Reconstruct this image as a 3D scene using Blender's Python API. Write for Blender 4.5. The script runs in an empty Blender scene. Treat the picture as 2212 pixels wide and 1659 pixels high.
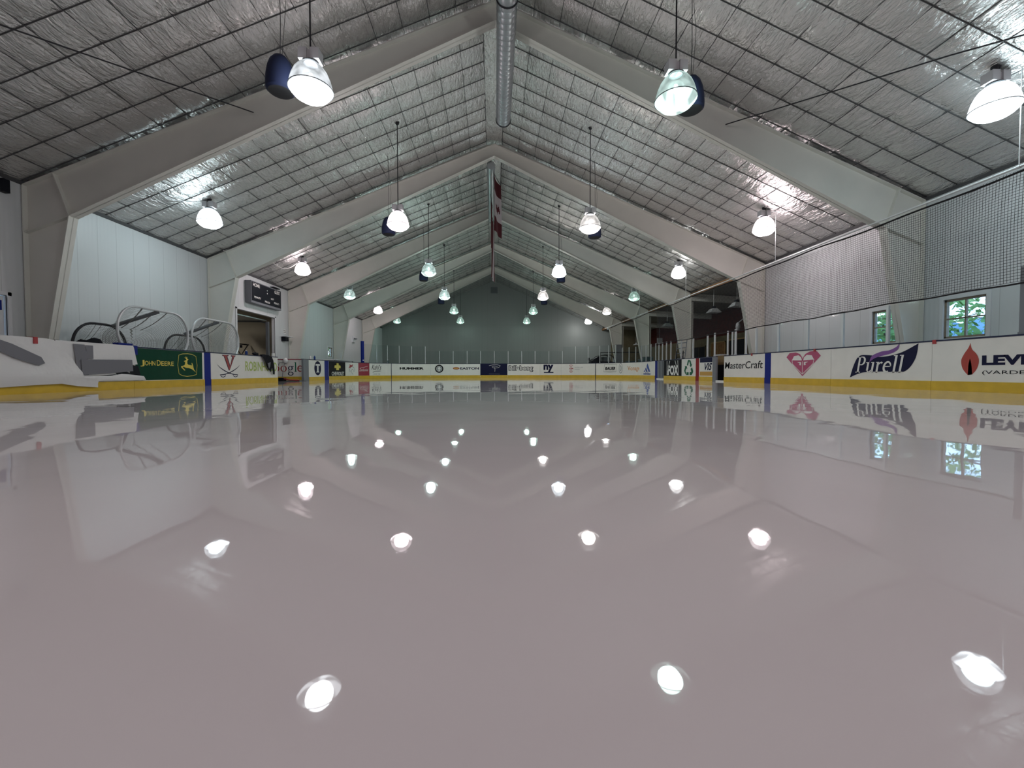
import bpy, bmesh, math, random
import numpy as np
from mathutils import Vector, Matrix, noise

SC = bpy.context.scene
C = SC.collection
PI = math.pi
random.seed(7)

# ---------------------------------------------------------------- camera
F_PX, YAW, PITCH, ROLL = 907.5, 0.0453, -0.0275, -0.0018
CAM = (-0.084, 0.0, 0.399)
cd = bpy.data.cameras.new('camera')
cd.sensor_fit = 'HORIZONTAL'
cd.sensor_width = 36.0
cd.lens = F_PX * 36.0 / 2212.0
cd.clip_start = 0.02
cd.clip_end = 1500
cam = bpy.data.objects.new('camera', cd)
C.objects.link(cam)
fw = Vector((math.sin(YAW) * math.cos(PITCH), math.cos(YAW) * math.cos(PITCH), math.sin(PITCH)))
r0 = Vector((math.cos(YAW), -math.sin(YAW), 0))
u0 = r0.cross(fw)
rr = r0 * math.cos(ROLL) + u0 * math.sin(ROLL)
uu = -r0 * math.sin(ROLL) + u0 * math.cos(ROLL)
cam.matrix_world = Matrix(((rr.x, uu.x, -fw.x, CAM[0]), (rr.y, uu.y, -fw.y, CAM[1]), (rr.z, uu.z, -fw.z, CAM[2]), (0, 0, 0, 1)))
SC.camera = cam

# ---------------------------------------------------------------- world, exposure
W = bpy.data.worlds.new('world')
SC.world = W
W.use_nodes = True
wn = W.node_tree
bg = wn.nodes['Background']
sky = wn.nodes.new('ShaderNodeTexSky')
sky.sky_type = 'HOSEK_WILKIE'
sky.turbidity = 4.0
sky.sun_direction = (-0.5, 0.3, 0.8)
wn.links.new(sky.outputs[0], bg.inputs[0])
bg.inputs[1].default_value = 17.0
SC.view_settings.view_transform = 'Standard'
SC.view_settings.look = 'None'
SC.view_settings.gamma = 1.0
SC.view_settings.use_curve_mapping = False
SC.view_settings.exposure = 0.0
LAMP_POWER = 315.0
cy = SC.cycles
cy.use_denoising = True
cy.max_bounces = 8
cy.diffuse_bounces = 4
cy.glossy_bounces = 4
cy.transparent_max_bounces = 12
cy.sample_clamp_indirect = 4.0
cy.caustics_reflective = False
cy.caustics_refractive = False

# ---------------------------------------------------------------- dimensions (metres)
WL, WR, D, R = 9.12, 9.36, 31.3, 5.0       # rink half widths, far end, corner radius
Y0 = -6.0                                  # where the board path starts
WX = 11.33                                 # side walls
BAY, G1 = 6.53, 10.78                      # frame spacing, first frame in view
FR = [G1 + BAY * k for k in range(-1, 5)]
YF, YB = -9.0, 43.4                        # front and end wall
EZ, SL = 4.93, 0.429                       # eave height, roof slope
def roof(x):
    return EZ + SL * (WX - max(abs(x), 0.32))

# ---------------------------------------------------------------- materials
def mat(name, col=(.8, .8, .8), rough=.5, metal=0.0, emit=None, es=0.0, bump=None, vary=None, ior=None):
    m = bpy.data.materials.new(name)
    m.use_nodes = True
    nt = m.node_tree
    b = nt.nodes['Principled BSDF']
    b.inputs['Base Color'].default_value = (*col, 1)
    b.inputs['Roughness'].default_value = rough
    b.inputs['Metallic'].default_value = metal
    if max(col) < .3 and metal == 0: b.inputs['Specular IOR Level'].default_value = .18
    if ior: b.inputs['IOR'].default_value = ior
    if emit:
        b.inputs['Emission Color'].default_value = (*emit, 1)
        b.inputs['Emission Strength'].default_value = es
    if bump or vary:
        tc = nt.nodes.new('ShaderNodeTexCoord')
    if bump:
        n = nt.nodes.new('ShaderNodeTexNoise'); n.inputs['Scale'].default_value = bump[0]
        nt.links.new(tc.outputs['Object'], n.inputs['Vector'])
        bp = nt.nodes.new('ShaderNodeBump'); bp.inputs['Strength'].default_value = bump[1]; bp.inputs['Distance'].default_value = bump[2]
        nt.links.new(n.outputs['Fac'], bp.inputs['Height']); nt.links.new(bp.outputs[0], b.inputs['Normal'])
    if vary:
        n = nt.nodes.new('ShaderNodeTexNoise'); n.inputs['Scale'].default_value = vary[0]; n.inputs['Detail'].default_value = 6
        nt.links.new(tc.outputs['Object'], n.inputs['Vector'])
        r = nt.nodes.new('ShaderNodeValToRGB')
        lo = 1 - vary[1]
        r.color_ramp.elements[0].position = .3; r.color_ramp.elements[1].position = .7
        r.color_ramp.elements[0].color = (col[0] * lo, col[1] * lo, col[2] * lo, 1)
        r.color_ramp.elements[1].color = (*col, 1)
        nt.links.new(n.outputs['Fac'], r.inputs[0]); nt.links.new(r.outputs[0], b.inputs['Base Color'])
    return m

M = {}
M['board'] = mat('white_plastic_board', (.86, .84, .79), .3, vary=(3, .06), bump=(60, .05, .002))
M['yellow'] = mat('yellow_kick_plate', (.72, .47, .035), .35, vary=(5, .15))
M['blue'] = mat('blue_line_paint', (.004, .015, .2), .45)
M['red'] = mat('red_line_paint', (.26, .012, .02), .4)
M['cap'] = mat('dark_cap_rail', (.02, .025, .06), .4)
M['cream'] = mat('cream_steel_paint', (.70, .69, .635), .45, vary=(1.5, .07))
M['alu'] = mat('aluminium', (.6, .62, .63), .38, .3)
M['galv'] = mat('galvanised_steel', (.42, .45, .47), .36, .85, vary=(3, .2))
M['black'] = mat('black_paint', (.006, .007, .012), .6)
M['dark'] = mat('dark_rubber', (.03, .03, .032), .7)
M['ink'] = mat('black_ink', (.006, .006, .009), .6)
M['navy'] = mat('navy_ink', (.007, .008, .04), .6)
M['green_ad'] = mat('dark_green_vinyl', (.004, .055, .03), .22, bump=(3, .5, .03))
M['gold'] = mat('yellow_ink', (.75, .62, .1), .35)
M['lime'] = mat('lime_ink', (.42, .52, .12), .4)
M['redink'] = mat('red_ink', (.4, .03, .035), .4)
M['brick'] = mat('brick_red_ink', (.36, .05, .045), .4)
M['flame'] = mat('flame_red_ink', (.42, .05, .035), .5)
M['pink'] = mat('pink_ink', (.45, .07, .16), .5)
M['violet'] = mat('violet_ink', (.2, .07, .3), .4)
M['white'] = mat('white_ink', (.82, .81, .78), .4)
M['orange'] = mat('orange_ink', (.72, .3, .08), .4)
M['ocre'] = mat('ochre_band', (.55, .3, .06), .4)
M['green'] = mat('green_ink', (.01, .12, .06), .4)
M['royal'] = mat('royal_blue_ink', (.03, .08, .36), .4)
M['grey_ink'] = mat('grey_ink', (.25, .27, .29), .5)
M['rose'] = mat('crimson_panel', (.33, .035, .06), .35)
M['grey'] = mat('grey_paint', (.2, .21, .23), .5)
M['mid'] = mat('mid_grey_paint', (.12, .13, .14), .5)
M['ply'] = mat('plywood', (.36, .22, .09), .6, vary=(4, .3))
M['beam'] = mat('timber_beam', (.26, .13, .055), .6, vary=(6, .4))
M['redwood'] = mat('dark_red_siding', (.085, .016, .014), .6, vary=(4, .5))
M['tan'] = mat('tan_wall', (.17, .14, .09), .7, vary=(2, .3))
M['tarp'] = mat('white_tarp', (.74, .73, .72), .6, bump=(5, .5, .03))
M['plain_grey'] = mat('grey_sheet', (.2, .2, .22), .7, bump=(5, .3, .02))
M['cloth'] = mat('black_cloth', (.01, .01, .014), .9, bump=(30, .6, .01))
M['speaker'] = mat('navy_speaker_shell', (.016, .022, .055), .65)
M['rod'] = mat('dark_rod', (.03, .03, .035), .5)
M['box'] = mat('pale_ballast_box', (.5, .5, .52), .5)
M['flagred'] = mat('maroon_flag', (.06, .006, .01), .8)
M['flagwhite'] = mat('white_flag', (.42, .37, .38), .8)
M['wood'] = mat('window_wood', (.3, .24, .17), .5, vary=(12, .3))
M['trimw'] = mat('white_trim', (.7, .72, .74), .4)
M['rope'] = mat('black_rope', (.02, .018, .02), .9)
M['concrete'] = mat('concrete', (.3, .3, .29), .8, vary=(1.2, .2))
M['beige'] = mat('beige_wall', (.36, .33, .27), .8, vary=(.6, .08))
M['leanceil'] = mat('grey_panel_ceiling', (.28, .27, .24), .8)
M['grass'] = mat('grass', (.1, .2, .04), .9, vary=(4, .4))
M['leaf'] = mat('foliage', (.34, .6, .2), .8, vary=(2, .5))
M['leafdark'] = mat('dark_foliage', (.08, .17, .09), .8, vary=(2, .5))
M['hill'] = mat('bluish_hill', (.16, .33, .5), .9, vary=(.05, .3))
M['bark'] = mat('bark', (.08, .06, .045), .9)
M['bottleblue'] = mat('blue_plastic', (.02, .05, .2), .3)
M['strip'] = mat('dark_strap', (.075, .075, .078), .5)
M['skin'] = mat('teal_panel', (.05, .09, .1), .5)

def mk_glass():
    m = bpy.data.materials.new('clear_acrylic'); m.use_nodes = True
    nt = m.node_tree; nt.nodes.clear()
    o = nt.nodes.new('ShaderNodeOutputMaterial')
    t = nt.nodes.new('ShaderNodeBsdfTransparent'); t.inputs[0].default_value = (.95, .97, .97, 1)
    g = nt.nodes.new('ShaderNodeBsdfGlossy'); g.inputs['Roughness'].default_value = .05
    f = nt.nodes.new('ShaderNodeFresnel'); f.inputs[0].default_value = 1.35
    x = nt.nodes.new('ShaderNodeMixShader')
    ge = nt.nodes.new('ShaderNodeNewGeometry'); iv = nt.nodes.new('ShaderNodeMath'); iv.operation = 'SUBTRACT'; iv.inputs[0].default_value = 1
    mu = nt.nodes.new('ShaderNodeMath'); mu.operation = 'MULTIPLY'
    nt.links.new(ge.outputs['Backfacing'], iv.inputs[1]); nt.links.new(iv.outputs[0], mu.inputs[0]); nt.links.new(f.outputs[0], mu.inputs[1])
    nt.links.new(mu.outputs[0], x.inputs[0]); nt.links.new(t.outputs[0], x.inputs[1]); nt.links.new(g.outputs[0], x.inputs[2])
    nt.links.new(x.outputs[0], o.inputs[0])
    return m
M['glass'] = mk_glass()

def mk_net(name, col, th):
    # square twine mesh: UV counts cells
    m = bpy.data.materials.new(name); m.use_nodes = True
    nt = m.node_tree; nt.nodes.clear(); N = nt.nodes.new; L = nt.links.new
    o = N('ShaderNodeOutputMaterial'); uv = N('ShaderNodeTexCoord'); s = N('ShaderNodeSeparateXYZ')
    L(uv.outputs['UV'], s.inputs[0])
    res = []
    for k in (0, 1):
        f = N('ShaderNodeMath'); f.operation = 'FRACT'; L(s.outputs[k], f.inputs[0])
        c = N('ShaderNodeMath'); c.operation = 'LESS_THAN'; c.inputs[1].default_value = th; L(f.outputs[0], c.inputs[0])
        res.append(c)
    mx = N('ShaderNodeMath'); mx.operation = 'MAXIMUM'; L(res[0].outputs[0], mx.inputs[0]); L(res[1].outputs[0], mx.inputs[1])
    t = N('ShaderNodeBsdfTransparent'); d = N('ShaderNodeBsdfDiffuse'); d.inputs[0].default_value = (*col, 1)
    x = N('ShaderNodeMixShader'); L(mx.outputs[0], x.inputs[0]); L(t.outputs[0], x.inputs[1]); L(d.outputs[0], x.inputs[2])
    L(x.outputs[0], o.inputs[0])
    return m
M['net'] = mk_net('dark_netting', (.05, .05, .055), .15)
M['goalnet'] = mk_net('goal_netting', (.22, .22, .21), .12)

def mk_ice():
    m = bpy.data.materials.new('wet_ice'); m.use_nodes = True
    nt = m.node_tree; N = nt.nodes.new; L = nt.links.new
    b = nt.nodes['Principled BSDF']
    b.inputs['Roughness'].default_value = .02
    b.inputs['IOR'].default_value = 1.33
    tc = N('ShaderNodeTexCoord')
    n = N('ShaderNodeTexNoise'); n.inputs['Scale'].default_value = .6; n.inputs['Detail'].default_value = 8
    r = N('ShaderNodeValToRGB'); r.color_ramp.elements[0].position = .35; r.color_ramp.elements[1].position = .7
    r.color_ramp.elements[0].color = (.63, .60, .60, 1); r.color_ramp.elements[1].color = (.67, .64, .635, 1)
    L(tc.outputs['Object'], n.inputs['Vector']); L(n.outputs['Fac'], r.inputs[0]); L(r.outputs[0], b.inputs['Base Color'])
    w1 = N('ShaderNodeTexNoise'); w1.inputs['Scale'].default_value = 1.1; w1.inputs['Detail'].default_value = 1.5; w1.inputs['Distortion'].default_value = .4
    w2 = N('ShaderNodeTexNoise'); w2.inputs['Scale'].default_value = 9; w2.inputs['Detail'].default_value = 2
    L(tc.outputs['Object'], w1.inputs['Vector']); L(tc.outputs['Object'], w2.inputs['Vector'])
    b1 = N('ShaderNodeBump'); b1.inputs['Strength'].default_value = 1; b1.inputs['Distance'].default_value = .0045
    b2 = N('ShaderNodeBump'); b2.inputs['Strength'].default_value = 1; b2.inputs['Distance'].default_value = .00012
    L(w1.outputs['Fac'], b1.inputs['Height']); L(w2.outputs['Fac'], b2.inputs['Height']); L(b1.outputs[0], b2.inputs['Normal'])
    L(b2.outputs[0], b.inputs['Normal'])
    return m
M['ice'] = mk_ice()

def mk_panelwall(name, col, pitch, axis, dark=.35):
    # liner panels with a dark seam every `pitch` metres along `axis`
    m = bpy.data.materials.new(name); m.use_nodes = True
    nt = m.node_tree; N = nt.nodes.new; L = nt.links.new
    b = nt.nodes['Principled BSDF']; b.inputs['Roughness'].default_value = .42
    tc = N('ShaderNodeTexCoord'); s = N('ShaderNodeSeparateXYZ'); L(tc.outputs['Object'], s.inputs[0])
    dv = N('ShaderNodeMath'); dv.operation = 'DIVIDE'; dv.inputs[1].default_value = pitch; L(s.outputs[axis], dv.inputs[0])
    fr = N('ShaderNodeMath'); fr.operation = 'FRACT'; L(dv.outputs[0], fr.inputs[0])
    pp = N('ShaderNodeMath'); pp.operation = 'LESS_THAN'; pp.inputs[1].default_value = .012 / pitch; L(fr.outputs[0], pp.inputs[0])
    mx = N('ShaderNodeMixRGB'); mx.inputs[1].default_value = (*col, 1); mx.inputs[2].default_value = (col[0] * dark, col[1] * dark, col[2] * dark, 1)
    L(pp.outputs[0], mx.inputs[0]); L(mx.outputs[0], b.inputs['Base Color'])
    wv = N('ShaderNodeTexWave'); wv.bands_direction = 'XY'[axis]; wv.inputs['Scale'].default_value = 3.14 / pitch * .5
    L(tc.outputs['Object'], wv.inputs['Vector'])
    bp = N('ShaderNodeBump'); bp.inputs['Strength'].default_value = .15; bp.inputs['Distance'].default_value = .01
    L(wv.outputs['Fac'], bp.inputs['Height']); L(bp.outputs[0], b.inputs['Normal'])
    return m
M['wallside'] = mk_panelwall('white_liner_panels', (.64, .66, .67), .6, 1, .72)
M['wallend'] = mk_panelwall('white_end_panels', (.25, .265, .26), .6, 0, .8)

def mk_foil():
    m = bpy.data.materials.new('foil_insulation'); m.use_nodes = True
    nt = m.node_tree; N = nt.nodes.new; L = nt.links.new
    b = nt.nodes['Principled BSDF']
    b.inputs['Metallic'].default_value = .8
    b.inputs['Roughness'].default_value = .19
    b.inputs['Base Color'].default_value = (.7, .69, .68, 1)
    tc = N('ShaderNodeTexCoord')
    mp = N('ShaderNodeMapping'); mp.inputs['Scale'].default_value = (7, 1.7, 7)
    L(tc.outputs['Object'], mp.inputs[0])
    n1 = N('ShaderNodeTexNoise'); n1.inputs['Scale'].default_value = 1.2; n1.inputs['Detail'].default_value = 5; n1.inputs['Distortion'].default_value = .8
    L(mp.outputs[0], n1.inputs['Vector'])
    mp2 = N('ShaderNodeMapping'); mp2.inputs['Scale'].default_value = (14, 4, 14)
    L(tc.outputs['Object'], mp2.inputs[0])
    n2 = N('ShaderNodeTexNoise'); n2.inputs['Scale'].default_value = 1.0; n2.inputs['Detail'].default_value = 6; n2.inputs['Distortion'].default_value = 1.2
    L(mp2.outputs[0], n2.inputs['Vector'])
    # where the wrinkles gather
    n3 = N('ShaderNodeTexNoise'); n3.inputs['Scale'].default_value = .45; n3.inputs['Detail'].default_value = 2
    L(tc.outputs['Object'], n3.inputs['Vector'])
    rp = N('ShaderNodeValToRGB'); rp.color_ramp.elements[0].position = .4; rp.color_ramp.elements[1].position = .62
    rp.color_ramp.elements[0].color = (.25, .25, .25, 1)
    L(n3.outputs['Fac'], rp.inputs[0])
    mu = N('ShaderNodeMath'); mu.operation = 'MULTIPLY'; L(n1.outputs['Fac'], mu.inputs[0]); L(rp.outputs[0], mu.inputs[1])
    b1 = N('ShaderNodeBump'); b1.inputs['Distance'].default_value = .1; b1.inputs['Strength'].default_value = .8
    b2 = N('ShaderNodeBump'); b2.inputs['Distance'].default_value = .045; b2.inputs['Strength'].default_value = .8
    L(mu.outputs[0], b1.inputs['Height']); L(n2.outputs['Fac'], b2.inputs['Height']); L(b1.outputs[0], b2.inputs['Normal'])
    L(b2.outputs[0], b.inputs['Normal'])
    return m
M['foil'] = mk_foil()

# ---------------------------------------------------------------- mesh helpers
class MB:
    def __init__(s): s.v = []; s.f = []; s.uv = None
    def add(s, vs, fs):
        b = len(s.v); s.v += [tuple(p) for p in vs]; s.f += [tuple(i + b for i in f) for f in fs]; return s
    def box(s, a, b):
        x0, y0, z0 = a; x1, y1, z1 = b
        return s.add([(x0, y0, z0), (x1, y0, z0), (x1, y1, z0), (x0, y1, z0), (x0, y0, z1), (x1, y0, z1), (x1, y1, z1), (x0, y1, z1)],
                     [(0, 3, 2, 1), (4, 5, 6, 7), (0, 1, 5, 4), (1, 2, 6, 5), (2, 3, 7, 6), (3, 0, 4, 7)])
    def prism(s, poly, n):
        """poly: list of 3D points (planar), n: extrusion vector"""
        k = len(poly); n = Vector(n)
        vs = [Vector(p) for p in poly]; vs += [p + n for p in vs]
        fs = [tuple(range(k)), tuple(range(2 * k - 1, k - 1, -1))] + [(i, i + k, (i + 1) % k + k, (i + 1) % k) for i in range(k)]
        return s.add(vs, fs)
    def tube(s, pts, r, n=8, closed=False):
        pts = [Vector(p) for p in pts]; k = len(pts); vs = []; fs = []
        for i, p in enumerate(pts):
            a = pts[(i - 1) % k] if (closed or i > 0) else p
            b = pts[(i + 1) % k] if (closed or i < k - 1) else p
            t = (b - a).normalized() if (b - a).length > 1e-9 else Vector((0, 0, 1))
            if i == 0:
                ref = Vector((0, 0, 1)) if abs(t.z) < .9 else Vector((1, 0, 0))
                n1 = t.cross(ref).normalized()
            else:
                n1 = (n1 - t * n1.dot(t))
                n1 = n1.normalized() if n1.length > 1e-6 else t.orthogonal().normalized()
            n2 = t.cross(n1)
            rad = r[i] if isinstance(r, (list, tuple)) else r
            for j in range(n):
                an = 2 * PI * j / n
                vs.append(p + (n1 * math.cos(an) + n2 * math.sin(an)) * rad)
        m = k if closed else k - 1
        for i in range(m):
            for j in range(n):
                a = i * n + j; b = i * n + (j + 1) % n; c = ((i + 1) % k) * n + (j + 1) % n; d = ((i + 1) % k) * n + j
                fs.append((a, b, c, d))
        if not closed:
            fs.append(tuple(range(n - 1, -1, -1))); fs.append(tuple(range((k - 1) * n, k * n)))
        return s.add(vs, fs)
    def lathe(s, prof, c=(0, 0, 0), n=24, cap=False):
        vs = []; fs = []
        for (r, z) in prof:
            for j in range(n):
                a = 2 * PI * j / n
                vs.append((c[0] + r * math.cos(a), c[1] + r * math.sin(a), c[2] + z))
        for i in range(len(prof) - 1):
            for j in range(n):
                fs.append((i * n + j, i * n + (j + 1) % n, (i + 1) * n + (j + 1) % n, (i + 1) * n + j))
        if cap:
            fs.append(tuple(range(n - 1, -1, -1))); fs.append(tuple(range((len(prof) - 1) * n, len(prof) * n)))
        return s.add(vs, fs)
    def blob(s, c, r, sub=2, amp=.2, fr=1.5):
        bm = bmesh.new(); bmesh.ops.create_icosphere(bm, subdivisions=sub, radius=1)
        vs = []
        for v in bm.verts:
            p = v.co.copy(); k = 1 + amp * noise.noise(p * fr + Vector(c))
            vs.append((c[0] + p.x * r[0] * k, c[1] + p.y * r[1] * k, c[2] + p.z * r[2] * k))
        bm.verts.ensure_lookup_table()
        fs = [tuple(v.index for v in f.verts) for f in bm.faces]
        bm.free(); return s.add(vs, fs)
    def build(s, name, m, parent=None, smooth=False, local=False, **tags):
        off = Vector((0, 0, 0))
        if parent is not None and not local: off = parent_loc(parent)
        me = bpy.data.meshes.new(name)
        me.from_pydata([(v[0] - off.x, v[1] - off.y, v[2] - off.z) for v in s.v], [], s.f)
        ms = m if isinstance(m, (list, tuple)) else [m]
        for k in ms: me.materials.append(M[k] if isinstance(k, str) else k)
        if s.uv:
            ul = me.uv_layers.new(name='UVMap')
            for poly in me.polygons:
                for li in poly.loop_indices: ul.data[li].uv = s.uv[me.loops[li].vertex_index]
        bm = bmesh.new(); bm.from_mesh(me)
        if not s.uv: bmesh.ops.recalc_face_normals(bm, faces=bm.faces)
        bm.to_mesh(me); bm.free()
        if smooth:
            for p in me.polygons: p.use_smooth = True
            if smooth != 'all': me.set_sharp_from_angle(angle=.7)
        o = bpy.data.objects.new(name, me); C.objects.link(o)
        if parent is not None: o.parent = parent
        for k, v in tags.items():
            if v is not None: o[k] = v
        return o
LOCS = {}
def parent_loc(p):
    l = Vector((0, 0, 0))
    while p is not None: l += p.location; p = p.parent
    return l
def thing(name, label, cat, loc=(0, 0, 0), group=None, rz=0):
    o = bpy.data.objects.new(name, None); C.objects.link(o)
    o.empty_display_size = .1
    o.location = loc; o.rotation_euler = (0, 0, rz)
    o['label'] = label; o['category'] = cat
    if group: o['group'] = group
    return o
def dup(root, loc, label, rz=0, group=None):
    r = root.copy(); C.objects.link(r); r.location = loc; r.rotation_euler = (0, 0, rz); r['label'] = label
    if group: r['group'] = group
    for ch in list(root.children):
        c = ch.copy(); C.objects.link(c); c.parent = r
        for g in ch.children:
            d = g.copy(); C.objects.link(d); d.parent = c
    return r
def struct(name, mb, m, parent=None, smooth=False):
    o = mb.build(name, m, parent, smooth)
    if parent is None: o['kind'] = 'structure'
    return o
def grid_uv(mb, nu, nv, fn, su, sv):
    """surface fn(a,b) a,b in 0..1 with UV scaled to su x sv cells"""
    mb.uv = mb.uv or []
    b = len(mb.v)
    for i in range(nu + 1):
        for j in range(nv + 1):
            mb.v.append(tuple(fn(i / nu, j / nv))); mb.uv.append((i / nu * su, j / nv * sv))
    for i in range(nu):
        for j in range(nv):
            a = b + i * (nv + 1) + j
            mb.f.append((a, a + nv + 1, a + nv + 2, a + 1))

ORD = ['first', 'second', 'third', 'fourth', 'fifth', 'sixth', 'seventh', 'eighth', 'ninth', 'tenth', 'eleventh', 'twelfth', 'thirteenth', 'fourteenth', 'fifteenth', 'sixteenth', 'seventeenth', 'eighteenth', 'nineteenth', 'twentieth', 'twenty-first', 'twenty-second', 'twenty-third', 'twenty-fourth', 'twenty-fifth']

# ---------------------------------------------------------------- board path
L1 = D - R - Y0; A = PI / 2 * R; L2 = (WL - R) + (WR - R); T = 2 * L1 + 2 * A + L2
def path(s):
    """point (x, y) and inward normal (nx, ny) at arc length s along the rink boards"""
    if s < L1: return -WL, Y0 + s, 1.0, 0.0
    s -= L1
    if s < A:
        t = s / R; return -WL + R - R * math.cos(t), D - R + R * math.sin(t), math.cos(t), -math.sin(t)
    s -= A
    if s < L2: return -WL + R + s, D, 0.0, -1.0
    s -= L2
    if s < A:
        t = s / R; return WR - R + R * math.sin(t), D - R + R * math.cos(t), -math.sin(t), -math.cos(t)
    s -= A
    return WR, D - R - s, -1.0, 0.0
def P(s, off, z):
    x, y, nx, ny = path(s); return (x + nx * off, y + ny * off, z)
def ssteps(s0, s1, d=.35):
    n = max(1, int(math.ceil((s1 - s0) / d)))
    mid = (s0 + s1) / 2
    straight = (s1 <= L1) or (s0 >= L1 + A and s1 <= L1 + A + L2) or (s0 >= L1 + 2 * A + L2)
    if straight: n = 1
    return [s0 + (s1 - s0) * i / n for i in range(n + 1)]
def slab(mb, s0, s1, z0, z1, o0, o1):
    """curved slab following the boards"""
    ss = ssteps(s0, s1); vs = []; fs = []
    for s in ss: vs += [P(s, o1, z0), P(s, o1, z1), P(s, o0, z1), P(s, o0, z0)]
    for i in range(len(ss) - 1):
        for j in range(4):
            fs.append((i * 4 + j, i * 4 + (j + 1) % 4, (i + 1) * 4 + (j + 1) % 4, (i + 1) * 4 + j))
    fs += [(3, 2, 1, 0), tuple(len(ss) * 4 - 4 + k for k in range(4))]
    return mb.add(vs, fs)

# ================================================================ SETTING
# ice
mb = MB(); pts = []
ss = [Y0 * 0] + [L1 + A * i / 24 for i in range(25)] + [L1 + A + L2 + A * i / 24 for i in range(25)] + [T]
mb.v = [P(s, -.02, 0) for s in ss] + [(WR, -8, 0), (-WL, -8, 0)]
# ice extended behind the camera
mb.f = [tuple(range(len(mb.v)))]
ice = struct('floor', mb, 'ice')
ice['label'] = 'wet glossy white ice of the rink'; ice['category'] = 'ice'
mb = MB(); mb.box((-18, YF, -.3), (17.2, YB + .3, -.03)); struct('floor', mb, 'concrete')

# side walls
SEG_L = [(YF, 19.07, 0, 9), ]
mb = MB(); t = .15
def wall_with_holes(mb, xin, xout, y0, y1, z1, holes):
    """wall in the YZ plane between xin and xout; holes: (ya, yb, za, zb) sorted along y"""
    y = y0
    for (ya, yb, za, zb) in holes:
        mb.box((min(xin, xout), y, 0), (max(xin, xout), ya, z1))
        if za > 0: mb.box((min(xin, xout), ya, 0), (max(xin, xout), yb, za))
        mb.box((min(xin, xout), ya, zb), (max(xin, xout), yb, z1))
        y = yb
    mb.box((min(xin, xout), y, 0), (max(xin, xout), y1, z1))
wall_with_holes(mb, -WX, -WX - t, YF, YB, EZ + .05, [(9.38, 10.3, 0, 2.2), (19.07, 22.28, 0, 3.23), (29.24, 30.02, 1.5, 2.14)])
struct('wall_left', mb, 'wallside')
mb = MB()
wall_with_holes(mb, WX, WX + t, YF, 17.3, EZ + .05, [(9.25, 10.18, 1.23, 2.2), (11.22, 12.18, 1.23, 2.2)])
struct('wall_right', mb, 'wallside')
# end wall and front wall (gable polygons)
for nm, y, th, m, xr in (('wall_back', YB, .15, 'wallend', 12.2), ('wall_front', YF - .15, .15, 'wallend', WX + t)):
    mb = MB()
    mb.prism([(-WX - t, y, 0), (xr, y, 0), (xr, y, EZ - .1), (WX, y, EZ + .05), (0, y, EZ + SL * WX + .1), (-WX - t, y, EZ + .0)], (0, th, 0))
    struct(nm, mb, m)
mb = MB(); mb.box((-WX, YB - .03, 5.17), (12.2, YB, 5.22)); struct('trim_1', mb, 'wallend')

# foil ceiling: pillows between the straps
def foil_ceiling(side):
    CY, CX, q = BAY / 9, .66, 7
    xs = [0, .32]
    n = int((WX - .32) / CX + .999)
    mb = MB(); W_ = (WX - .32) / n
    ny = int(round((YB - YF) / CY)); cy_ = (YB - YF) / ny
    NX, NY = n * q, ny * q
    idx = {}
    rows = []
    for i in range(NX + 1):
        x = .32 + W_ * i / q
        u = (i % q) / q
        pu = math.sin(PI * u) ** .6 if 0 < u < 1 else 0
        for j in range(NY + 1):
            yv = YF + cy_ * j / q
            v = (j % q) / q
            pv = math.sin(PI * v) ** .5 if 0 < v < 1 else 0
            cell = noise.noise(Vector(((i // q) * 3.1 + side * 50, (j // q) * 2.7, 1.3)))
            w = noise.noise(Vector((x * 5.5, yv * 1.8, side * 9))) * .016 + noise.noise(Vector((x * 9, yv * 3, side * 5))) * .008
            sag = (.06 + .05 * cell) * pv * (.2 + .8 * pu) + w * pv + (1 - pu) * 0
            tilt = .02 * cell * (u - .5) * pv
            mb.v.append((side * x, yv, roof(x) + .05 - sag + tilt))
    for i in range(NX):
        for j in range(NY):
            a = i * (NY + 1) + j
            f = (a, a + NY + 1, a + NY + 2, a + 1)
            mb.f.append(f)
    return mb, ny, cy_, n, W_
for side in (-1, 1):
    mb, ny, cy_, n, W_ = foil_ceiling(side)
    o = struct('ceiling', mb, 'foil', smooth='all')
# ridge strip
mb = MB(); NYR = 400
for j in range(NYR + 1):
    y = YF + (YB - YF) * j / NYR
    for x in (-.32, -.1, .1, .32):
        mb.v.append((x, y, roof(.32) + .05 - (.03 * abs(math.sin(PI * (y - YF) / cy_)) ** .5 if abs(x) < .3 else 0)))
for j in range(NYR):
    for k in range(3):
        a = j * 4 + k; mb.f.append((a, a + 1, a + 5, a + 4))
struct('ceiling', mb, 'foil', smooth='all')
# straps that hold the foil, and the roof deck above it
mb = MB()
for side in (-1, 1):
    for j in range(ny + 1):
        y = YF + cy_ * j
        mb.prism([(side * .32, y - .006, roof(.32) + .03), (side * WX, y - .006, EZ + .03), (side * WX, y - .006, EZ + .045), (side * .32, y - .006, roof(.32) + .045)], (0, .012, 0))
    for i in range(n + 1):
        x = side * (.32 + W_ * i)
        mb.box((x - .0045, YF, roof(x) + .032), (x + .0045, YB, roof(x) + .047))
struct('ceiling', mb, 'strip')
mb = MB()
mb.prism([(-WX - .3, YF - .15, EZ + .03), (0, YF - .15, EZ + SL * WX + .22), (WX + .3, YF - .15, EZ + .03), (WX + .3, YF - .15, EZ + .3), (0, YF - .15, EZ + SL * WX + .5), (-WX - .3, YF - .15, EZ + .3)], (0, YB - YF + .3, 0))
struct('ceiling', mb, 'mid')
mb = MB()
for side in (-1, 1): mb.box((min(side * WX, side * (WX - .04)), YF, EZ - .03), (max(side * WX, side * (WX - .04)), YB if side < 0 else 17.3, EZ + .06))
struct('trim_2', mb, 'strip')

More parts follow.
